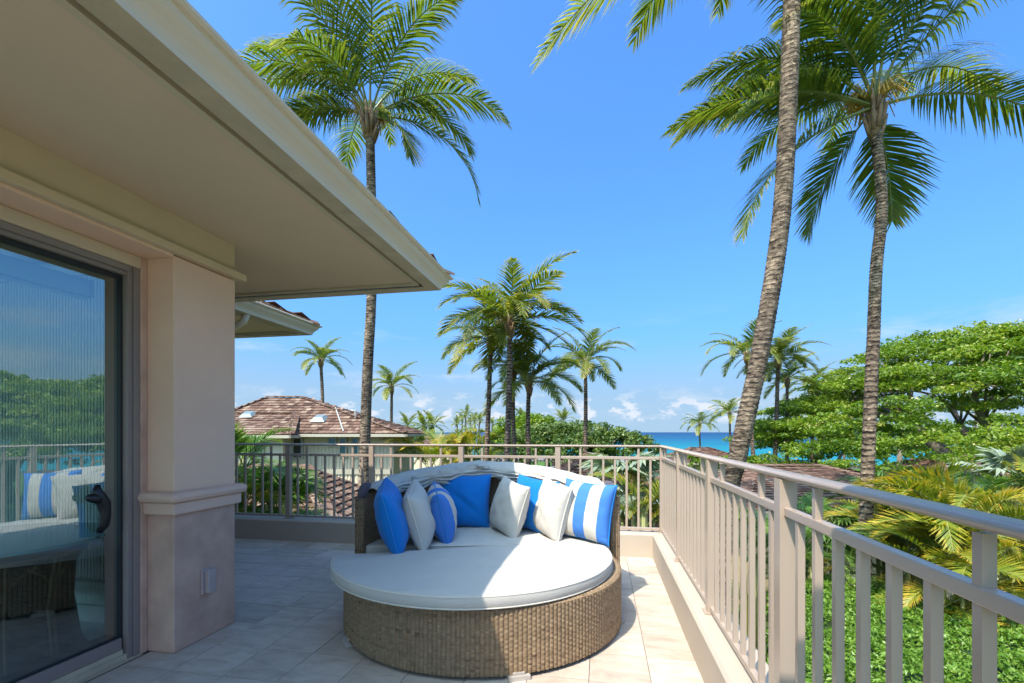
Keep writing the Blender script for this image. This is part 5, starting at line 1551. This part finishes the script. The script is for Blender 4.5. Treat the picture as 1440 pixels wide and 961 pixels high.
AR = [(1165, 765, 9.4, 10, 0.75, 1, "green feather palm just left of the grey trunk behind the side railing"),
      (1250, 735, 9.4, 12, 0.95, 0, "yellow green feather palm directly right of the grey trunk"),
      (1298, 752, 8.6, 13, 0.95, 0, "golden feather palm in the middle of the clump above the hedge"),
      (1345, 740, 8.0, 13, 1.0, 0, "large golden feather palm below the forked tree, behind the hand rail"),
      (1400, 760, 7.6, 13, 1.0, 0, "golden feather palm beside the nearest post of the side railing"),
      (1440, 748, 8.4, 12, 1.0, 0, "golden feather palm cut by the picture's right edge"),
      (1325, 800, 7.5, 11, 0.8, 0, "golden feather palm low between the hedge and the large golden clump"),
      (1385, 815, 7.2, 11, 0.8, 0, "orange tinged feather palm low beside the hedge's far corner"),
      (1270, 790, 8.6, 10, 0.75, 0, "golden feather palm low at the grey trunk's foot, behind the hedge"),
      (1310, 712, 10.5, 12, 1.0, 1, "green feather palm in the second row below the spreading tree"),
      (1385, 706, 11.0, 12, 1.0, 1, "green feather palm in the second row beneath the forked trunk"),
      (1255, 705, 11.5, 11, 0.9, 1, "green feather palm in the second row near the tan wall"),
      (1120, 790, 9.0, 9, 0.7, 1, "dark green feather palm seen between the side balusters"),
      (1450, 700, 11.0, 12, 1.0, 0, "pale feather palm in the second row at the right edge"),
      (640, 640, 24, 14, 1.5, 0, "yellow feather palm behind the far railing, left of the slim trunk"),
      (665, 646, 23, 14, 1.5, 0, "yellow feather palm behind the far railing around the tall trunks' feet"),
      (605, 652, 22, 12, 1.3, 0, "yellow feather palm behind the far railing near the neighbour's corner"),
      (690, 652, 24, 10, 1.2, 1, "green feather palm behind the canopy peak of the daybed"),
      (338, 655, 7.6, 12, 0.7, 1, "green feather palm between the pilaster and the first far post"),
      (362, 700, 7.2, 12, 0.7, 1, "lush green feather palm seen through the far balusters near the pilaster"),
      (345, 725, 6.9, 11, 0.65, 0, "yellow tinged feather palm low behind the curb by the pilaster"),
      (895, 715, 9.4, 11, 0.75, 0, "yellow green feather palm low behind the far balusters right of the daybed"),
      (925, 722, 9.8, 11, 0.75, 0, "yellow green feather palm low at the corner of the railings"),
      (1065, 765, 9.2, 9, 0.7, 1, "green feather palm low behind the side balusters near the leaning trunk"),
      (1010, 730, 9.0, 9, 0.7, 1, "green feather palm low behind the side balusters near the corner")]
for i, (px, py, d, nf, sc, gr, lab) in enumerate(AR):
    areca(lab, at(px, py, d), nf, sc, 2000 + i, bool(gr))

# fan palms
def fan_mesh(seed, r, mat, nseg=26, spread=250):
    rg = random.Random(seed); mb = MB()
    mb.tube([(0, 0, 0), (0.35 * r, 0, 0.32 * r), (0.72 * r, 0, 0.48 * r)], [0.02, 0.016, 0.012], 5, mi=1)
    o = Vector((0.72 * r, 0, 0.48 * r)); f = Vector((0.85, 0, 0.15)).normalized(); s = Vector((0, 1, 0)); n = f.cross(s)
    for k in range(nseg):
        a = R(-spread / 2 + spread * k / (nseg - 1)); l = r * (0.78 - 0.25 * abs(a / 2.2) ** 2) * rg.uniform(0.9, 1.05)
        d = (f * math.cos(a) + s * math.sin(a)); w = s * math.cos(a) - f * math.sin(a)
        fold = n * (0.03 * r * (1 if k % 2 else -1))
        hw = 0.055 * r
        p1 = o + d * l * 0.55; tip = o + d * l + Vector((0, 0, -0.22 * r * rg.uniform(0.5, 1.3)))
        b = len(mb.v); mb.v.extend([tuple(o), tuple(p1 - w * hw + fold), tuple(p1 + w * hw - fold), tuple(tip)])
        t = min(1, max(0, rg.gauss(0.5, 0.2)))
        mb.f.extend([(b, b+1, b+2), (b+1, b+3, b+2)]); mb.mi.extend([0, 0]); mb.t.extend([t, min(1, t + .15)])
    return mb.mesh("fan_leaf", [mat, M_rachis])
FAN_S = [fan_mesh(3000 + k, 1.0, M_silver_fan) for k in range(4)]
FAN_G = [fan_mesh(3100 + k, 1.0, M_green_fan) for k in range(4)]
def fan_palm(label, top, nf, sc, seed, src):
    rg = random.Random(seed); top = Vector(top); base = Vector((top.x, top.y, gz(top)))
    root = empty("fan_palm", base); tag(root, label, "palm", "fan palms in the garden")
    mb = MB(); trunk_mesh(mb, [base, base.lerp(top, 0.5), top], 0.14, 0.11, 0.1, 10, seed); mb.build("trunk", M_husk, root)
    for i in range(nf):
        s = sc * rg.uniform(0.85, 1.15)
        link("fan_leaf", rg.choice(src), root, top - base + Vector((0, 0, rg.uniform(-0.1, 0.1))), (0, R(rg.uniform(-45, 55)), i * 2.4 + rg.uniform(-.3, .3)), (s, s, s))
fan_palm("silvery fan palm behind the far balusters right of the striped pillow", at(880, 690, 10.5), 22, 0.80, 41, FAN_S)
fan_palm("bright green fan palm through the far balusters beside the pilaster", at(392, 725, 7.8), 16, 0.6, 42, FAN_G)
fan_palm("dark green fan palm below the spreading tree at the picture's right edge", at(1425, 690, 13), 18, 1.0, 43, FAN_S)
fan_palm("green fan palm beyond the side balusters left of the grey trunk", at(1150, 742, 9.6), 14, 0.6, 44, FAN_G)

# clipped hedge below the side railing
def hedge():
    g = np.random.default_rng(9); zt = -1.55
    c = lat(5.2, 5.0, -4.0); root = empty("clipped_hedge", c); tag(root, "clipped bright green small leaved hedge below the side railing", "hedge")
    # plan outline in the view frame (across, ahead); the far edge runs obliquely toward the viewer on the right
    A = [(2.1, 4.2), (5.9, 9.8), (7.6, 6.5), (10.2, 4.6), (9.5, 2.2), (3.2, 2.4)]
    W = [lat(a, d, 0) for a, d in A]
    mb = MB(); cx = sum(W, Vector()) / len(W)
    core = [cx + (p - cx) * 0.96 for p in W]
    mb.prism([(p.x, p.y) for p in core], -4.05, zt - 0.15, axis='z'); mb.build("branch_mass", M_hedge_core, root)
    poly = np.array([(p.x, p.y) for p in W])
    n = 120000
    lo, hi = poly.min(0), poly.max(0)
    P2 = np.stack([g.uniform(lo[0], hi[0], n), g.uniform(lo[1], hi[1], n)], 1)
    ins = np.zeros(n, bool); m = len(poly)
    for k in range(m):
        x1, y1 = poly[k]; x2, y2 = poly[(k + 1) % m]
        cond = ((y1 > P2[:, 1]) != (y2 > P2[:, 1])) & (P2[:, 0] < (x2 - x1) * (P2[:, 1] - y1) / (y2 - y1 + 1e-12) + x1)
        ins ^= cond
    P2 = P2[ins]; n = len(P2); P = np.concatenate([P2, np.zeros((n, 1))], 1)
    hump = np.array([0.20 * mnoise.noise(Vector((p[0] * 1.9, p[1] * 1.9, 0))) + 0.10 * mnoise.noise(Vector((p[0] * 5, p[1] * 5, 3))) for p in P])
    P[:, 2] = zt + hump - np.abs(g.normal(size=n)) * 0.10
    tint = 0.5 + 0.2 * np.array([mnoise.noise(Vector((p[0] * 3, p[1] * 3, 9))) for p in P])
    mb = MB(); leaf_cloud(mb, P, 0.070, 10, 0.45, tint, -0.3, 0.5)
    side = []
    for k in range(m):
        a, b = poly[k], poly[(k + 1) % m]; nn = int(np.linalg.norm(b - a) * 1100)
        t = g.random(nn)[:, None]; q = a + (b - a) * t + g.normal(size=(nn, 2)) * 0.05
        side.append(np.concatenate([q, g.uniform(-3.8, zt, (nn, 1))], 1))
    leaf_cloud(mb, np.concatenate(side), 0.085, 11, 0.2, 0.45, 0.0, 0.5)
    o = mb.build("leaves", M_hedge, root); o["kind"] = "stuff"
hedge()
# low planting that fills the garden between the buildings
def planting():
    g = np.random.default_rng(19); pts = []; tint = []
    for k in range(900):
        d = g.uniform(6.5, 40); a = g.uniform(-0.85, 1.25) * d
        p = lat(a, d, -4.0)
        if p.x < 0.9 and p.y < 5.6: continue
        r = g.uniform(0.35, 0.9); hgt = g.uniform(0.3, 0.9)
        q = clump_points((p.x, p.y, -4.0 + hgt * 0.6), r, 55, g, 0.7, 0.4); pts.append(q); tint.append(np.full(len(q), g.uniform(0.15, 0.75)))
    mb = MB(); leaf_cloud(mb, np.concatenate(pts), 0.17, 20, 0.5, np.concatenate(tint), 0.2, 0.5)
    o = mb.build("garden_planting", M_hedge); tag(o, "low mixed green ground planting between the houses", "ground cover", kind="stuff")
planting()
# lava boulders on the shore strip beyond the lawn
def rocks():
    rg = random.Random(4); mb = MB()
    for k in range(240):
        px = rg.uniform(690, 1090); d = rg.uniform(150, 176); p = base_pt(px, d); r = rg.uniform(0.5, 1.5)
        bm = bmesh.new(); bmesh.ops.create_icosphere(bm, subdivisions=1, radius=r)
        vs = [(v.co.x * rg.uniform(.8, 1.3) + p.x, v.co.y * rg.uniform(.8, 1.3) + p.y, v.co.z * rg.uniform(.5, .8) + p.z + r * 0.2) for v in bm.verts]
        fs = [tuple(v.index for v in f.verts) for f in bm.faces]; bm.free(); mb.add(vs, fs)
    o = mb.build("lava_boulders", M_rock); tag(o, "dark lava boulders scattered along the shore", "rocks", kind="stuff")
rocks()
# stone wall and hedge at the edge of the lawn
def lawn_wall():
    rg = random.Random(6); a0, a1 = at(700, 640, 78), at(800, 640, 80)
    root = empty("lawn_wall", base_pt(750, 79)); tag(root, "low grey stone wall along the far side of the lawn", "wall")
    n = 34
    for row in range(2):
        for k in range(n):
            p = a0.lerp(a1, (k + 0.5 * row) / n); z = gz(p) + 0.1 + row * 0.42
            m = MB(); w = (a1 - a0).length / n * 0.48
            e = (a1 - a0).normalized(); e.z = 0; f = Vector((-e.y, e.x, 0)) * 0.3
            j = lambda: Vector((rg.uniform(-.04, .04), rg.uniform(-.04, .04), rg.uniform(-.04, .04)))
            P = Vector((p.x, p.y, z)); h = Vector((0, 0, 0.40))
            m.hexa([P - e * w - f + j(), P + e * w - f + j(), P + e * w + f + j(), P - e * w + f + j(), P - e * w - f + h + j(), P + e * w - f + h + j(), P + e * w + f + h + j(), P - e * w + f + h + j()])
            m.build("stone", M_rock, root)
lawn_wall()
